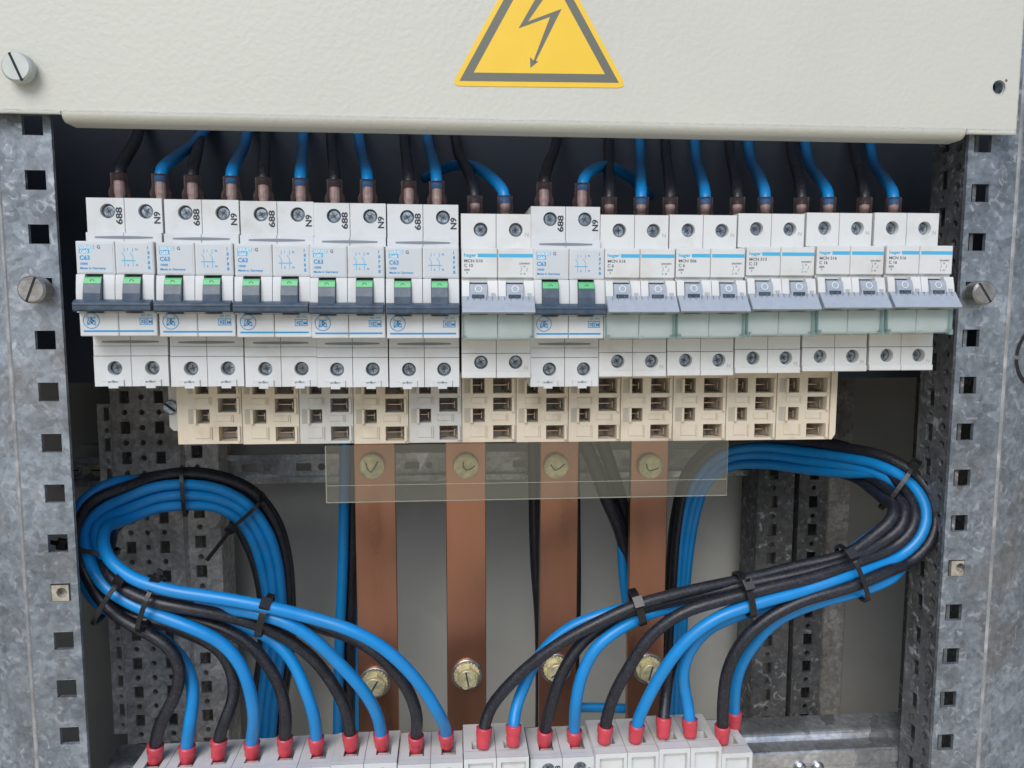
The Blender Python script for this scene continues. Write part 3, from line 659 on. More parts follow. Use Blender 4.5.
# ------------------------------------------------------------------ upper cables
tops = []
for i, (u, v) in enumerate([(120, 197), (161, 198), (193, 199), (232, 200), (264, 201), (301, 202), (335, 203), (368, 203), (409, 204), (437, 204.5)]): tops.append((u, v, 1))
tops += [(475, 211, 0), (505, 211, 0), (544, 205, 1), (582, 206, 1)]
for u in (609, 641, 670, 705, 737, 765, 801, 828, 864, 893): tops.append((u, 212, 0))
lean = {1: (38, -48), 3: (14, -48), 5: (2, -48), 7: (-8, -45), 9: (-9, -50), 11: (-38, -48), 13: (26, -40), 15: (-1, -45), 17: (-9, -42), 19: (-15, -44), 21: (-20, -40), 23: (-20, -40)}
blab = ['leaning right', 'upright', 'bending left']
for i, (u, v, g) in enumerate(tops):
    blue = i % 2 == 1
    dx, dy = lean.get(i, (lean.get(i+1, (0, -45))[0]*.45, -48))
    zt = at(u, v, 18).z
    a = at(u, v, 27); a = Vector((a.x, 27, zt))
    hs = 12.5 if g else 8.5
    p1 = a+Vector((0, 0, hs+1)); vt = v+dy*(.95 if g else .93)
    q = at(u+dx*.42, vt+4, 48); q2 = at(u+dx*.95, vt-12, 84); q3 = at(u+dx*1.35, min(vt-22, 116), 117)
    if i == 13: q = at(603, 166, 55); q2 = at(628, 176, 82); q3 = at(650, 196, 110)
    if i == 11: q = at(478, 168, 52); q2 = at(452, 166, 80); q3 = at(425, 178, 110)
    q3.y = min(q3.y, 117)
    b = MB(); b.tube([a+Vector((0, 0, hs-4)), p1, q, q2, q3], 3.0)
    pos = ['over the first', 'over the second']
    nb = i//2
    lab = '%s cable entering the top of the %s breaker from the left' % ('blue' if blue else 'black', ['first', 'second', 'third', 'fourth', 'fifth', 'sixth', 'seventh', 'eighth', 'ninth', 'tenth', 'eleventh', 'twelfth'][nb])
    o = b.build('blue_cable' if blue else 'black_cable', M['blue'] if blue else M['black'], None, a)
    tag(o, lab, 'cable', 'cables entering the upper row from above')
    s_ = MB(); s_.smooth = True
    if g: s_.lathe(a, [(4.3, 0), (5.0, 2.0), (4.9, 4.0), (3.9, 6.5), (3.9, hs), (3.6, hs)], 20, 'z')
    else: s_.lathe(a, [(3.9, 0), (3.9, hs), (3.6, hs)], 20, 'z')
    s_.build('ferrule_sleeve', M['boot'], o)
    s_ = MB(); s_.lathe(a+Vector((0, 0, -4)), [(2.2, 0), (2.3, 6), (2.6, 7.5), (2.6, hs+.5)], 12, 'z'); s_.build('crimp', mat('dull_tin', (.5, .43, .41), .5, .3, var=.2, vscale=400) if 'tin' not in M else M['tin'], o)
    M.setdefault('tin', bpy.data.materials.get('dull_tin'))

# ------------------------------------------------------------------ lower cables
R = 3.25
def cable(pts, blue, lab, grp, red=None, r=R, ends=True):
    if red:
        a = Vector(pts[0]); d = ((Vector(pts[1])-a).normalized()+Vector((0, 0, 1.2))).normalized()
        rest = [p for p in pts[1:] if (Vector(p)-a).length > 17 or p is not pts[1]]
        pts = [a, a+Vector((0, 0, .8))+d*1.2, a+d*5.5, a+d*9.6, a+d*11.5]+rest
    nf = 5 if red else 0
    pts = [Vector(p)+(Vector((random.uniform(-.55, .55), random.uniform(-.5, .5), random.uniform(-.55, .55))) if k > nf else Vector((0, 0, 0))) for k, p in enumerate(pts)]
    b = MB(); b.tube(pts, r)
    o = b.build('blue_cable' if blue else 'black_cable', M['blue'] if blue else M['black'], None, pts[0]); tag(o, lab, 'cable', grp)
    if red:
        a = Vector(pts[0]); up = Vector((0, 0, 1))
        ln = random.uniform(8.6, 10.2); pin = random.uniform(.0, .35)
        s_ = MB(); s_.tube([a-up*.6, a+up*.8+d*1.2, a+d*5.5, a+d*ln], 4.0, 20, .9, rfun=lambda t: 3.5+.8*min(1, t*1.6)-pin*math.exp(-((t-.45)/.1)**2)+(.12 if t > .93 else 0)); s_.build('red_sleeve', M['red'], o)
        s_ = MB(); s_.lathe(a+Vector((0, 0, -7)), [(1.9, 0), (1.9, 6.5)], 10, 'z'); s_.build('ferrule_pin', M['steel'], o)
    return o
# centre line of the left bundle loop: (u, v, Y)
arcL = [(86, 560, 34), (88, 532, 50), (103, 511, 66), (127, 500, 78), (157, 493, 88), (188, 490, 96), (217, 493, 104), (243, 506, 112), (262, 531, 120), (273, 562, 130), (278, 605, 142), (278, 655, 152), (271, 705, 162), (266, 760, 170)]
def frame_path(arc):
    P = [at(*a) for a in arc]; T = []
    for i in range(len(P)): T.append((P[min(i+1, len(P)-1)]-P[max(i-1, 0)]).normalized())
    out = []
    for p, t in zip(P, T):
        yv = Vector((0, 1, 0)); D = (yv-t*yv.dot(t)).normalized(); N = t.cross(D); out.append((p, N, D))
    return out
FL = frame_path(arcL)
# name: colour, fan points, offset across (outer +), layer
LC = [
 ('k', [(155, 747, 26), (161, 722, 24), (176, 695, 24), (181, 668, 24), (171, 649, 24), (150, 634, 26), (122, 620, 28), (97, 595, 32)], 1.1, 0),
 ('b', [(187, 747, 26), (190, 722, 28), (194, 695, 30), (188, 670, 32), (176, 650, 34), (157, 635, 34), (130, 620, 34), (92, 598, 36)], 1.75, .8),
 ('k', [(218, 746, 26), (226, 718, 30), (234, 692, 34), (231, 668, 36), (218, 650, 36), (198, 636, 36), (165, 625, 34), (120, 612, 36), (95, 588, 40)], 1.2, 1.6),
 ('b', [(252, 745, 26), (254, 715, 22), (251, 690, 20), (240, 665, 18), (220, 643, 18), (190, 626, 18), (157, 615, 20), (128, 602, 24), (100, 582, 28)], .2, 0),
 ('k', [(285, 744, 26), (286, 717, 28), (281, 690, 28), (268, 665, 28), (249, 645, 28), (225, 630, 28), (190, 619, 28), (150, 608, 28), (112, 588, 32)], .4, 1.1),
 ('b', [(317, 743, 26), (314, 715, 26), (306, 690, 26), (295, 665, 28), (281, 646, 30), (264, 634, 32), (235, 624, 34), (195, 615, 36), (150, 605, 36), (112, 585, 40)], -.4, 2),
 ('k', [(351, 739, 26), (347, 712, 30), (335, 687, 30), (315, 660, 30), (291, 640, 28), (262, 627, 26), (220, 614, 22), (175, 606, 20), (140, 597, 22), (112, 578, 28)], -.5, 1.1),
 ('b', [(382, 738, 26), (376, 712, 22), (362, 690, 18), (340, 665, 16), (316, 641, 16), (290, 624, 16), (262, 614, 18), (220, 607, 26), (175, 599, 30), (138, 586, 32), (108, 565, 36)], -.7, 0),
 ('k', [(416, 741, 26), (417, 716, 22), (409, 692, 22), (395, 670, 22), (375, 650, 22), (350, 636, 24), (320, 627, 24), (280, 618, 26), (230, 609, 28), (180, 601, 28), (140, 588, 30), (108, 570, 32)], -1.6, 1.1),
 ('b', [(447, 739, 26), (440, 716, 18), (425, 690, 14), (405, 665, 12), (380, 645, 12), (350, 630, 12), (310, 617, 14), (268, 606, 14), (220, 598, 15), (165, 589, 17), (130, 576, 22), (106, 556, 30)], -1.55, 0)]
nth = ['first', 'second', 'third', 'fourth', 'fifth', 'sixth', 'seventh', 'eighth', 'ninth', 'tenth']
LVB = [761, 761, 757, 757, 754, 752, 749, 748, 751, 746]
for i, (c, fan, oa, ol) in enumerate(LC):
    pts = [at(fan[0][0], LVB[i], 32)]+[at(*f) for f in fan[1:]]
    for j, (p, N, D) in enumerate(FL):
        if j == 0: continue
        if i == 1 and j > 3: oa, ol = .7, 1.9
        if i == 0 and j > 3: oa, ol = 1.25, .8
        if i == 3 and j > 3: oa = .5
        if i == 7 and j > 3: oa = -.45
        if i == 9 and j > 3: oa = -1.35
        if i == 8 and j > 7: oa, ol = -2.2, .5
        sq = 1 if j > 1 else .85
        if j > 7: sq = max(.8, 1-.07*(j-7))
        pts.append(p+N*(oa*6.7*sq) + D*(ol*6.4))
    cable(pts, c == 'b', '%s red-sleeved cable in the %s terminal from the left of the lower row' % ('blue' if c == 'b' else 'black', nth[i]), 'cables looping round the left side', True)
RC = [
 ('k', 746, [(488, 712, 26), (505, 690, 24), (528, 667, 22), (562, 641, 20), (600, 621, 18), (636, 606, 18), (690, 591, 20), (750, 577, 22), (800, 566, 22), (848, 555, 20)]),
 ('b', 744, [(516, 706, 30), (523, 686, 32), (537, 658, 34), (568, 629, 34), (605, 613, 32), (650, 604, 30), (710, 594, 30), (770, 583, 30), (830, 566, 30)]),
 ('k', 745, [(552, 702, 26), (562, 673, 26), (579, 646, 26), (606, 624, 26), (636, 611, 24), (680, 599, 22), (740, 586, 20), (800, 573, 18), (848, 561, 18)]),
 ('b', 744, [(576, 702, 22), (582, 672, 20), (598, 646, 20), (624, 625, 22), (655, 611, 26), (700, 601, 28), (750, 592, 28), (800, 581, 28), (848, 569, 28)]),
 ('k', 741, [(613, 697, 20), (630, 665, 17), (652, 636, 15), (684, 613, 13), (722, 600, 12), (770, 588, 12), (815, 577, 13), (852, 564, 16)]),
 ('b', 740, [(647, 700, 18), (664, 670, 14), (685, 642, 12), (715, 619, 11), (750, 605, 11), (800, 592, 12), (848, 575, 14)]),
 ('k', 736, [(665, 702, 30), (668, 677, 32), (676, 652, 32), (697, 630, 30), (733, 611, 28), (780, 597, 26), (848, 575, 26)]),
 ('b', 735, [(687, 700, 26), (683, 676, 24), (688, 652, 22), (706, 630, 22), (738, 614, 20), (785, 601, 20), (850, 583, 20)]),
 ('k', 741, [(723, 702, 20), (729, 670, 16), (743, 641, 14), (768, 617, 13), (802, 600, 12), (850, 586, 12), (885, 572, 15)]),
 ('b', 727, [(734, 700, 36), (740, 668, 32), (753, 643, 28), (778, 620, 24), (816, 603, 20), (858, 592, 20), (893, 577, 22)])]
RU = [483, 513, 544, 574, 604, 635, 663, 690, 722, 734]
arcR = [(893, 547, 24), (911, 531, 24), (915, 510, 30), (902, 490, 42), (877, 475, 60), (845, 466, 84), (805, 459, 110), (765, 455, 130), (727, 459, 142), (702, 480, 150), (689, 520, 156), (681, 600, 164), (677, 670, 170), (674, 760, 176)]
FR = frame_path(arcR)
# offsets (outer +, layer) at the turn and along the upper run
RO = [((-1.9, 0), (-1.0, 1.3)), ((-1.2, 1.2), (.9, 1.2)), ((-1.0, 0), (-.1, 1.2)), ((.5, 1), (-.1, 0)), ((0, 0), (1.8, 1.2)), ((1, 0), (.8, 0)), ((-.3, 1.2), (-.1, 2.2)), ((1.4, 1), (-1.0, 0)), ((2, 0), (1.8, 0)), ((2.4, 1), (.9, 2.2))]
for i, (c, vb, fan) in enumerate(RC):
    pts = [at(RU[i], vb, {0: 22, 1: 22, 2: 32, 3: 32, 9: 39}.get(i, 22))]+[at(*f) for f in fan]
    for j, (p, N, D) in enumerate(FR):
        w_ = min(1, max(0, (j-2)/4)); w_ = w_*w_*(3-2*w_); (a0, l0), (a1, l1) = RO[i]
        oa = a0*(1-w_)+a1*w_; ol = l0*(1-w_)+l1*w_
        if j > 7: oa *= max(.55, 1-.12*(j-7)); ol = ol*1.2+.2
        pts.append(p-N*(oa*6.6)+D*(ol*6.4))
    lab = '%s red-sleeved cable of the right-hand fan, %s of its ten counted from the left' % ('blue' if c == 'b' else 'black', nth[i])
    cable(pts, c == 'b', lab, 'cables looping round the right side', True)

# cables standing further back between the copper bars
def back_cable(px, c, lab, r=3.3): return cable([at(*p) for p in px], c == 'b', lab, 'cables running behind the copper bars', None, r)
back_cable([(345, 425, 150), (343, 560, 152), (340, 650, 155), (337, 770, 158)], 'b', 'blue vertical cable on the left of the first copper bar', 3.7)
back_cable([(353, 425, 155), (352, 560, 157), (350, 650, 160), (348, 770, 163)], 'k', 'black vertical cable just left of the first copper bar', 3.9)
back_cable([(361, 425, 160), (359, 560, 162), (357, 650, 165), (356, 770, 168)], 'b', 'blue vertical cable half hidden by the left edge of the first copper bar', 3.5)
back_cable([(533, 430, 140), (534, 490, 142), (536, 560, 145), (540, 620, 148), (541, 700, 150), (540, 770, 150)], 'k', 'black cable slipping behind the left edge of the third copper bar', 4.2)
back_cable([(576, 430, 140), (577, 520, 142), (577, 600, 145), (576, 660, 148), (574, 770, 150)], 'k', 'thin black cable along the right edge of the third copper bar', 2.4)
back_cable([(572, 425, 128), (592, 460, 128), (606, 495, 128), (620, 530, 132), (628, 560, 136), (636, 610, 142), (642, 690, 148)], 'k', 'thick black cable slanting behind the clear sheet to the fourth copper bar', 5.0)
back_cable([(596, 425, 135), (612, 470, 135), (622, 505, 138), (632, 545, 142), (640, 600, 148), (646, 690, 152)], 'k', 'black cable slanting close beside the thick black one at the fourth copper bar', 4.6)
back_cable([(622, 545, 134), (624, 572, 134), (627, 605, 136), (634, 660, 140), (642, 720, 145)], 'b', 'blue cable emerging from black sleeving left of the fourth copper bar', 3.6)
back_cable([(560, 708, 128), (590, 707, 128), (625, 708, 128), (660, 712, 128)], 'b', 'blue cable lying level low between the third and fourth copper bars', 3.2)

# cable ties
def tie(c, d, ra, rb, lab, head=(0, -1), wdt=2.3, roll=0):
    c = at(*c); d = Vector(d).normalized(); yv = Vector((0, -1, 0)); A_ = (yv-d*yv.dot(d)).normalized(); B_ = d.cross(A_)
    t = thing('cable_tie', lab, 'cable tie', c, 'black cable ties round the bundles')
    b = MB(); n = 40; pts = []
    for k in range(n):
        a = 2*math.pi*k/n; ca, sa = math.cos(a), math.sin(a)
        e = 2.6; r_ = (abs(ca)**e+abs(sa)**e)**(-1/e)
        for off, rr in ((-wdt/2, 0), (wdt/2, 0), (wdt/2, 1.1), (-wdt/2, 1.1)):
            pts.append(c+A_*(ca*r_*(rb+rr))+B_*(sa*r_*(ra+rr))+d*off)
    b.add(pts, [(4*k+m_, 4*((k+1) % n)+m_, 4*((k+1) % n)+(m_+1) % 4, 4*k+(m_+1) % 4) for k in range(n) for m_ in range(4)])
    b.build('strap', M['tie'], t)
    h = MB(); a = math.radians(head[0]); r_ = (abs(math.cos(a))**2.6+abs(math.sin(a))**2.6)**(-1/2.6)
    hc = c+A_*(math.cos(a)*r_*(rb+2.2))+B_*(math.sin(a)*r_*(ra+2.2)); o1 = A_*math.cos(a)+B_*math.sin(a); o2 = o1.cross(d)
    vs = [hc+d*(x*2.6)+o2*(y*2.9)+o1*(z*2.2) for x in (-1, 1) for y in (-1, 1) for z in (-1, 1)]
    h.add(vs, [(0, 1, 3, 2), (4, 6, 7, 5), (0, 4, 5, 1), (2, 3, 7, 6), (0, 2, 6, 4), (1, 5, 7, 3)])
    tl = head[1]
    if tl > 0:
        e0 = hc+o2*1; vs = [e0+o1*(x*tl)+d*(y*1.1)+o2*(z*.5+x*1.5) for x in (0, 1) for y in (-1, 1) for z in (-1, 1)]
        h.add(vs, [(0, 1, 3, 2), (4, 6, 7, 5), (0, 4, 5, 1), (2, 3, 7, 6), (0, 2, 6, 4), (1, 5, 7, 3)])
    h.build('tie_head', M['tie'], t)
tie((112, 598, 28), (1, 0, -.62), 13.5, 12, 'black cable tie on the left bundle closest to the left upright', (-62, 4))
tie((151, 604, 25), (1, 0, -.35), 13, 12, 'black cable tie second from the left on the left fan of cables', (-70, 6))
tie((265, 615, 21), (1, 0, -.28), 9.5, 9.5, 'black cable tie on the left fan where the last blue cables split', (-48, 0), 3.6)
tie((93, 548, 42), (.25, .2, 1), 12, 11, 'black cable tie around the left loop at the height of the square holes', (-62, 9))
tie((184, 491, 99), (1, .25, .04), 14.5, 10, 'black cable tie over the top of the left loop', (150, 0))
tie((247, 510, 118), (.7, .2, -.8), 13.5, 11, 'black cable tie with a long loose end at the upper right of the left loop', (42, 26))
tie((637, 607, 23), (1, 0, .27), 8.5, 8.5, 'black cable tie on the right fan in front of the fourth copper bar', (-35, 0), 4.2)
tie((744, 594, 17), (1, 0, .24), 11, 10.5, 'black cable tie in the middle of the right fan', (-40, 5), 3.4)
tie((852, 573, 18), (1, 0, .42), 15.5, 11, 'black cable tie crossing the right bundle below its turn', (-50, 0))
tie((897, 486, 46), (-.8, .5, .55), 15.5, 12.5, 'black cable tie at the top of the right turn beside the far strut', (50, 5))

# ------------------------------------------------------------------ copper bars with bolts
bars = [((355, 396), 'first', 375, 372), ((446, 486), 'second', 467, 466), ((540, 578), 'third', 556, 556), ((630, 667), 'fourth', 648, 650)]
YB = 112
for i, ((a, c2), n_, bu, tu) in enumerate(bars):
    x0, x1 = at(a, 520, YB).x, at(c2, 520, YB).x
    if i != 1: pass
    b = MB(); b.box(x0, x1, YB, YB+5, -330, -60, .4)
    tag(b.build('copper_busbar', M['copper'], None, ((x0+x1)/2, YB, -330)), '%s upright copper bar from the left below the cream block' % n_, 'copper bar', 'upright copper busbars')
    # lower hex bolt with washers
    p = at(bu, [682, 674, 668, 668][i], YB); t = thing('hex_bolt', 'zinc hex bolt with serrated washer low on the %s copper bar' % n_, 'bolt', p, 'hex bolts at the foot of the copper bars')
    w1 = MB(); w1.lathe(p, [(10.2, 0), (10.2, -1.4), (9.8, -1.6)], 40); w1.build('flat_washer', M['steel'], t)
    w2 = MB(); pr_ = []
    n = 48
    vs = [(p.x+(8.7 if k % 2 else 8.0)*math.cos(2*math.pi*k/n), p.z+(8.7 if k % 2 else 8.0)*math.sin(2*math.pi*k/n)) for k in range(n)]
    w2.prism_y(vs, p.y-2.6, p.y-1.6); w2.build('toothed_washer', M['brass'], t)
    hx = MB(); ra = random.uniform(0, 60)
    hxp = [(p.x+7.4*math.cos(math.radians(60*k+ra)), p.z+7.4*math.sin(math.radians(60*k+ra))) for k in range(6)]
    hx.prism_y(hxp, p.y-7.2, p.y-2.65); hd = hx.build('hex_head', M['brass'], t)
    st_ = MB(); st_.lathe((p.x, p.y-7.2, p.z), [(5.9, 0), (5.3, -.5)], 24); st_.m = 1
    sa = math.radians([60, 100, 35, 75][i]); dx, dz = math.cos(sa), math.sin(sa)
    st_.prism_y([(p.x+k1*dx*5-k2*dz*.55, p.z+k1*dz*5+k2*dx*.55) for k1, k2 in ((-1, -1), (1, -1), (1, 1), (-1, 1))], p.y-7.78, p.y-7.5)
    st_.build('head_face', [M['brass'], M['recess']], hd)
    # upper round bolt head, pen tick on it
    p = at(tu, 466, YB-2); t = thing('round_bolt', 'round yellowish bolt head with a pen tick on the %s copper bar behind the sheet' % n_, 'bolt', p, 'ticked bolts behind the clear sheet')
    w1 = MB(); w1.lathe(p, [(8.2, 2), (8.2, -1.4), (7.8, -2.2), (6.6, -2.6)], 40); w1.build('bolt_head', M['brass'], t)
    k_ = MB(); sh = [[(-3.6, 2.4), (-2.6, -1.4), (-.6, -3.6), (1.6, -1.0), (4.0, 3.4)], [(-1.8, 3.4), (-1.8, .2), (0, -2.2), (3, -1.4), (5.6, .6)], [(-3.8, 1.6), (-2.4, -.6), (-.6, -2.4), (2.2, -.8), (5.2, 1.8)], [(-3, 2.0), (-2.6, -.8), (-1.2, -2.6), (2, -2.0), (5.2, -.8)]][i]
    stroke(k_, [(p.x+x, p.z+z) for x, z in sh], .9, p.y-2.68); k_.build('pen_tick', M['pen'], t)

M['shade_plastic'] = mat('grey_cheek_plastic', (.44, .41, .34), .5, var=.1)
M['contact'] = mat('contact_metal', (.8, .58, .46), .3, .5)
M['clampdark'] = mat('tarnished_clamp', (.42, .37, .3), .4, .4, var=.35, vscale=300)
# ------------------------------------------------------------------ cream distribution block
YD = 35; zb = at(500, 442, YD).z
xs = [178, 243, 300, 354, 409, 462, 516, 568, 620, 672, 725, 775, 828]
blk = thing('distribution_block', 'long row of cream plastic busbar modules with open slots under the breakers', 'busbar block', (208, YD, zb))
tl_, tr_ = zb+2.0, zb-1.5
for i in range(12):
    x0, x1 = at(xs[i], 442, YD).x+.15, at(xs[i+1], 442, YD).x-.15; z0 = at((xs[i]+xs[i+1])/2, [444, 444, 443.5, 443.5, 442.5, 442, 442, 441.5, 441, 440.5, 440, 439.5][i], YD).z
    W_ = x1-x0; off = (W_-28.4) if i == 0 else 0
    cm = M['creamgrey'] if i in (2, 4) else M['cream']
    X = x0+off
    k = (x1-X)/28.4
    hs = []
    for zc, zh in ((5.3, 7.6), (20.4, 7.4), (30.5, 8.2)): hs.append(('r', X+21.3*k, z0+zc, 9.8*k, zh))
    for zc, zh in ((14.6, 7.4), (30.5, 8.2)): hs.append(('r', X+8.8*k, z0+zc, 6.2*k, zh))
    b = MB(); b.plate(x0, x1, z0, z0+38, YD, YD+9, hs, FX)
    # cheeks and raised frames
    for zc in (14.6, 30.5):
        b.box(X+4.3*k, X+5.6*k, YD-1.6, YD+6, z0+zc-3.9, z0+zc+3.9)
    for zc in (5.3, 20.4, 30.5): b.box(X+26.3*k, X+27.5*k, YD-1.4, YD+6, z0+zc-4, z0+zc+4)
    for (a, c2, d, e) in ((5, 12, 21.2, 24.2), (15.5, 23, 12, 14.9), (4.3, 12, 3, 8.6)):
        a, c2 = X+a*k, X+c2*k
        b.box(a, c2, YD-.3, YD+.05, z0+d, z0+e)
        b.box(c2+.5, c2+1.0, YD-.7, YD+.05, z0+d-.4, z0+e+.4)
    b.m = 1
    for zc in (14.6, 30.5): b.box(X+1.2*k, X+4.0*k, YD-.06, YD+.02, z0+zc-3.9, z0+zc+3.9)
    b.m = 0
    m_ = b.build('module', [cm, M['shade_plastic']], blk)
    b = MB(); b.box(x0+.3, x1-.3, YD+16, YD+32, z0+.6, z0+37.5); b.build('module_core', M['creamgrey'], m_)
    b = MB()
    for zc, xx, wd in ((5.3, 21.3, 9), (20.4, 21.3, 9), (30.5, 21.3, 9), (14.6, 8.8, 5.6), (30.5, 8.8, 5.6)):
        b.box(X+(xx-wd/2)*k, X+(xx+wd/2)*k, YD+7, YD+15.5, z0+zc-.5, z0+zc-.1)
    b.build('contact', M['contact'], m_)
    b = MB()
    for zc, xx, wd in ((5.3, 21.3, 9.6), (20.4, 21.3, 9.6), (30.5, 21.3, 9.6), (14.6, 8.8, 6), (30.5, 8.8, 6)):
        ca, cb = X+(xx+.5)*k, X+(xx+wd/2)*k
        b.prism([(ca, YD+12), (cb, YD+3.0), (cb, YD+4.2), (ca+1.2, YD+12)], z0+zc-3.4, z0+zc+3.4, lambda p, q, a: (p, q, a))
        b.box(cb-1.7, cb-1.2, YD+3.4, YD+5, z0+zc-2.2, z0+zc+1.4)
    b.build('clamp_plate', M['clampdark'], m_)
xe = at(834, 442, YD).x
b = MB(); x1 = at(828, 442, YD).x; z0 = at(828, 439, YD).z
b.prism_y([(x1, z0), (xe-2, z0), (xe, z0+3), (xe, z0+38), (x1, z0+38)], YD-1, YD+34); b.build('end_cap', M['cream'], blk)
x0 = at(178, 442, YD).x
b = MB(); zz = at(178, 444, YD).z; b.prism_y([(x0-6, zz+8), (x0-4, zz+6), (x0-.1, zz+6), (x0-.1, zz+38), (x0-6, zz+38)], YD+6, YD+14); b.build('mounting_ear', M['creamgrey'], blk)
p = at(171, 407, YD+6); b = MB(); b.lathe(p, [(3.9, 0), (3.9, -1.2), (3.3, -1.8)], 24); b.m = 1; b.prism_y([(p.x-3, p.z+1.6), (p.x-2.2, p.z+2.6), (p.x+3, p.z-1.6), (p.x+2.2, p.z-2.6)], p.y-1.9, p.y-1.7); b.build('fixing_screw', [M['tscrew'], M['void']], blk)
# bus supports that carry the block in front of the copper bars
b = MB(); b.box(at(250, 400, 70).x, at(780, 400, 70).x, YD+34.2, YB+5, zb+6, zb+30); b.build('support_bar', M['creamgrey'], blk)

# clear sheet
M['sheet_edge'] = clear('polished_cut_edge', (.95, .95, .9), .25, .2, body=(.75, .75, .66))
a, c2 = at(325, 445, YD-1), at(728, 443, YD-1); lo = at(500, 499, YD-1)
b = MB(); x0, x1 = a.x, c2.x; zt = zb-.7
b.box(x0, x1, YD-1.6, YD-.8, lo.z, zt)
sh_ = b.build('clear_sheet', M['sheet'], None, (x0, YD-1, lo.z)); tag(sh_, 'clear plastic protective sheet hanging over the bolts of the copper bars', 'plastic sheet')
b = MB(); zl = at(500, 483, YD-1.7).z; b.box(x0+.2, x1-.2, YD-1.75, YD-1.62, zl-.15, zl+.15); b.box(x0, x0+.5, YD-1.8, YD-.7, lo.z-.02, zt); b.box(x0, x1, YD-1.82, YD-.72, lo.z-.3, lo.z+.1); b.build('cut_edge', M['sheet_edge'], sh_)

# ------------------------------------------------------------------ rails and struts at the back
YR = 200
ra = thing('mounting_rail', 'perforated top-hat rail running behind the copper bars', 'mounting rail', (200, YR, at(250, 470, YR).z))
zt, zm1, zm2, zl = at(250, 455, YR).z, at(250, 461, YR).z, at(250, 478, YR).z, at(250, 484, YR).z
xa, xb = at(60, 470, YR).x, at(800, 470, YR).x
holes = []
for u in list(range(88, 800, 54)):
    pc = at(u, 469.5, YR+6); holes.append(('r', pc.x, (zm1+zm2)/2, 11, 5.5)); holes.append(('c', pc.x+13, (zm1+zm2)/2, 2.6))
b = MB(); b.plate(xa, xb, zm2-.5, zm1+.5, YR+6, YR+7, holes, FX); b.box(xa, xb, YR, YR+6, zm1, zm1+1); b.box(xa, xb, YR, YR+6, zm2-1, zm2)
b.box(xa, xb, YR, YR+1.2, zm1+1.01, zt); b.box(xa, xb, YR, YR+1.2, zl, zm2-1.01); b.build('rail_profile', M['galv_rail'], ra)
for u in (75, 99):
    p = at(u, 469.5, YR+5.9); b = MB(); b.lathe(p, [(5.2, 0), (5.2, -2), (4.2, -2.8)], 20); b.m = 1; b.box(p.x-4, p.x+4, p.y-2.9, p.y-2.7, p.z-.5, p.z+.5); b.build('rail_screw', [M['steel'] if u == 75 else M['brass'], M['void']], ra)
b = MB(); p = at(92, 450, YR); b.box(at(75, 450, YR).x, at(98, 450, YR).x, YR+8, YR+14, at(90, 455, YR).z, at(90, 447, YR).z); b.build('clip', M['creamgrey'], ra)

def strut(u0, u1, vref, Y, label, cols_r, cols_c, pitch, zoff, ztop=70, flange=True, bottom=-419, mat_=None, hw=(6.5, 8.5), hr=1.9):
    x0, x1 = at(u0, vref, Y).x, at(u1, vref, Y).x
    t = thing('perforated_strut', label, 'strut', ((x0+x1)/2, Y, bottom), 'perforated struts at the back of the cabinet')
    holes = []
    n = int((ztop-bottom)/pitch)
    for u in cols_r:
        xx = at(u, vref, Y).x
        for k in range(n): holes.append(('r', xx, zoff-pitch*(k-4), hw[0], hw[1]))
        if u in cols_c:
            for k in range(n): holes.append(('c', xx, zoff-pitch*(k-4+.5), hr))
    for u in cols_c:
        if u in cols_r: continue
        xx = at(u, vref, Y).x
        for k in range(2*n): holes.append(('c', xx, zoff-pitch*(k-8)/2, hr))
    b = MB(); b.plate(x0, x1, bottom, ztop, Y, Y+1.8, holes, FX); b.build('face', mat_ or M['galv_dark'], t)
    if flange:
        b = MB(); b.box(x0-1.2, x0-.02, Y+.02, Y+32, bottom, ztop); b.box(x1+.02, x1+1.2, Y+.02, Y+32, bottom, ztop); b.build('side_web', mat_ or M['galv_dark'], t)
    return t, x0, x1
z_l = at(140, 518, 170).z
strut(115, 179, 470, 168, 'broad perforated strut behind the left cable loop', (127.5, 161.5), (127.5, 144.5, 161.5), 21.2, at(140, 518, 168).z, mat_=M['galv_dark'])
strut(190, 222, 600, 178, 'narrow perforated strut to the right of the broad one behind the left loop', (203,), (203,), 21.8, at(203, 512, 178).z, hw=(7.5, 9))
# slotted edge strip in front of the broad strut
b = MB(); x0, x1 = at(100, 470, 160).x, at(113, 470, 160).x; hs = [('r', (x0+x1)/2+1.5, at(105, 445, 160).z-21*k+42, 4.2, 9) for k in range(16)]+[('c', (x0+x1)/2+1.5, at(105, 430.5, 160).z-21*k+42, 1.6) for k in range(16)]
b.plate(x0, x1, -330, at(105, 404, 160).z, 160, 161.8, hs, FX)
tag(b.build('slotted_strip', M['galv_dark'], None, (x0, 160, -330)), 'narrow slotted steel strip at the left edge of the broad strut', 'steel strip')
strut(757, 790, 560, 180, 'shaded perforated strut behind the right part, left one of the two', (771,), (771,), 22, at(771, 502, 180).z, hw=(7, 9), mat_=M['galv_shaded'])
strut(798, 823, 560, 184, 'shaded perforated strut behind the right part, next to the painted seam', (811,), (811,), 22, at(812, 502, 184).z, hw=(7, 9), mat_=M['galv_shaded'])
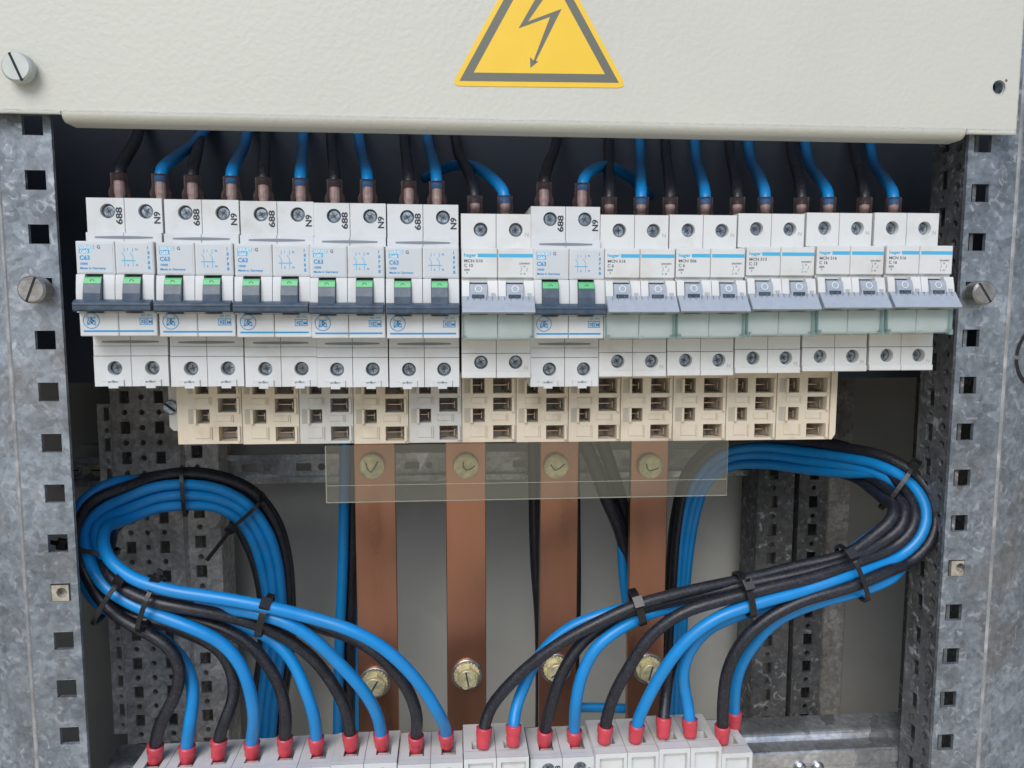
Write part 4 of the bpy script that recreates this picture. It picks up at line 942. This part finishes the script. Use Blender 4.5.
# deep perforated side plate inside the right upright
xp = XER+5
t = thing('perforated_side_plate', 'perforated steel side plate running back from the right upright', 'side plate', (xp, 20, -420))
hs = []
for k in range(30):
    hs.append(('r', 37, 60-20*k, 6.5, 10)); hs.append(('c', 37, 50-20*k, 1.7))
    hs.append(('c', 25, 55-20*k, 2.1)); hs.append(('c', 25, 45-20*k, 2.1))
b = MB(); b.plate(12.6, 46, -420, 180, xp, xp+2, hs, lambda u, v, n: (n, u, v)); b.build('plate', M['galv_shaded'], t)
b = MB(); b.box(xp-.02, xp+16, 46.1, 48, -420, 180); b.build('rear_lip', M['galv_shaded'], t)

# mounting bracket that carries the lower row
def bracket():
    zr = at(840, 714, 78).z-1
    t = thing('mounting_bracket', 'broad galvanised cross rail behind the lower breakers with bright rounded edge', 'cross rail', (200, 50, zr-40))
    x0, x1 = XEL-14, XER+40
    yz = [(78, zr+1.0), (66, zr-.5)]; z2 = at(840, 751, 50).z
    for k in range(7):
        a = math.radians(90*k/6); yz.append((66-6*math.sin(a), zr-6.5+6*math.cos(a)))
    yz += [(60, z2-8), (61.5, z2-8), (61.5, zr-6), (66, zr-2.6), (78, zr-.6)]
    b = MB(); b.prism_x(yz, x0, x1); b.build('cross_rail', M['galv_rail'], t)
    b = MB(); b.prism_x([(59.9, z2+1.6), (51, z2+.6), (50, z2-.2), (50, z2-9), (51, z2-9), (51, z2-.6), (59.9, z2+.2)], x0+8, x1-8)
    b.prism_x([(51.1, z2-8.9), (58, z2-9), (58, z2-60), (51.1, z2-60)], x0+8, x1-8); b.build('lower_rail', M['galv_rail'], t)
    b = MB()
    for u in (800, 818): 
        p = at(u, 767, 49.8); b.lathe(p, [(3.6, .2), (3.4, -1.2), (2.2, -2.4), (.8, -2.8)], 20)
    b.build('rivet', M['steel'], t)
    b = MB(); p = at(917, 762, 49.5); b.lathe(p, [(6.2, .5), (6.2, -1), (5, -1.3), (5, -4.5), (4.2, -5.4)], 24); b.m = 1; b.box(p.x-3.4, p.x+3.4, p.y-5.5, p.y-5.3, p.z-.5, p.z+.5); b.build('rail_bolt', [M['steel'], M['void']], t)
    b = MB(); q = at(815, 744, 59.9)
    b.prism_x([(59.95, q.z+1.2), (58.9, q.z+.8), (58.6, q.z), (58.9, q.z-1.6), (59.95, q.z-1.8)], at(793, 745, 60).x, at(845, 745, 60).x); b.build('pressed_tab', M['galv_rail'], t)
bracket()
bpy.context.view_layer.update()
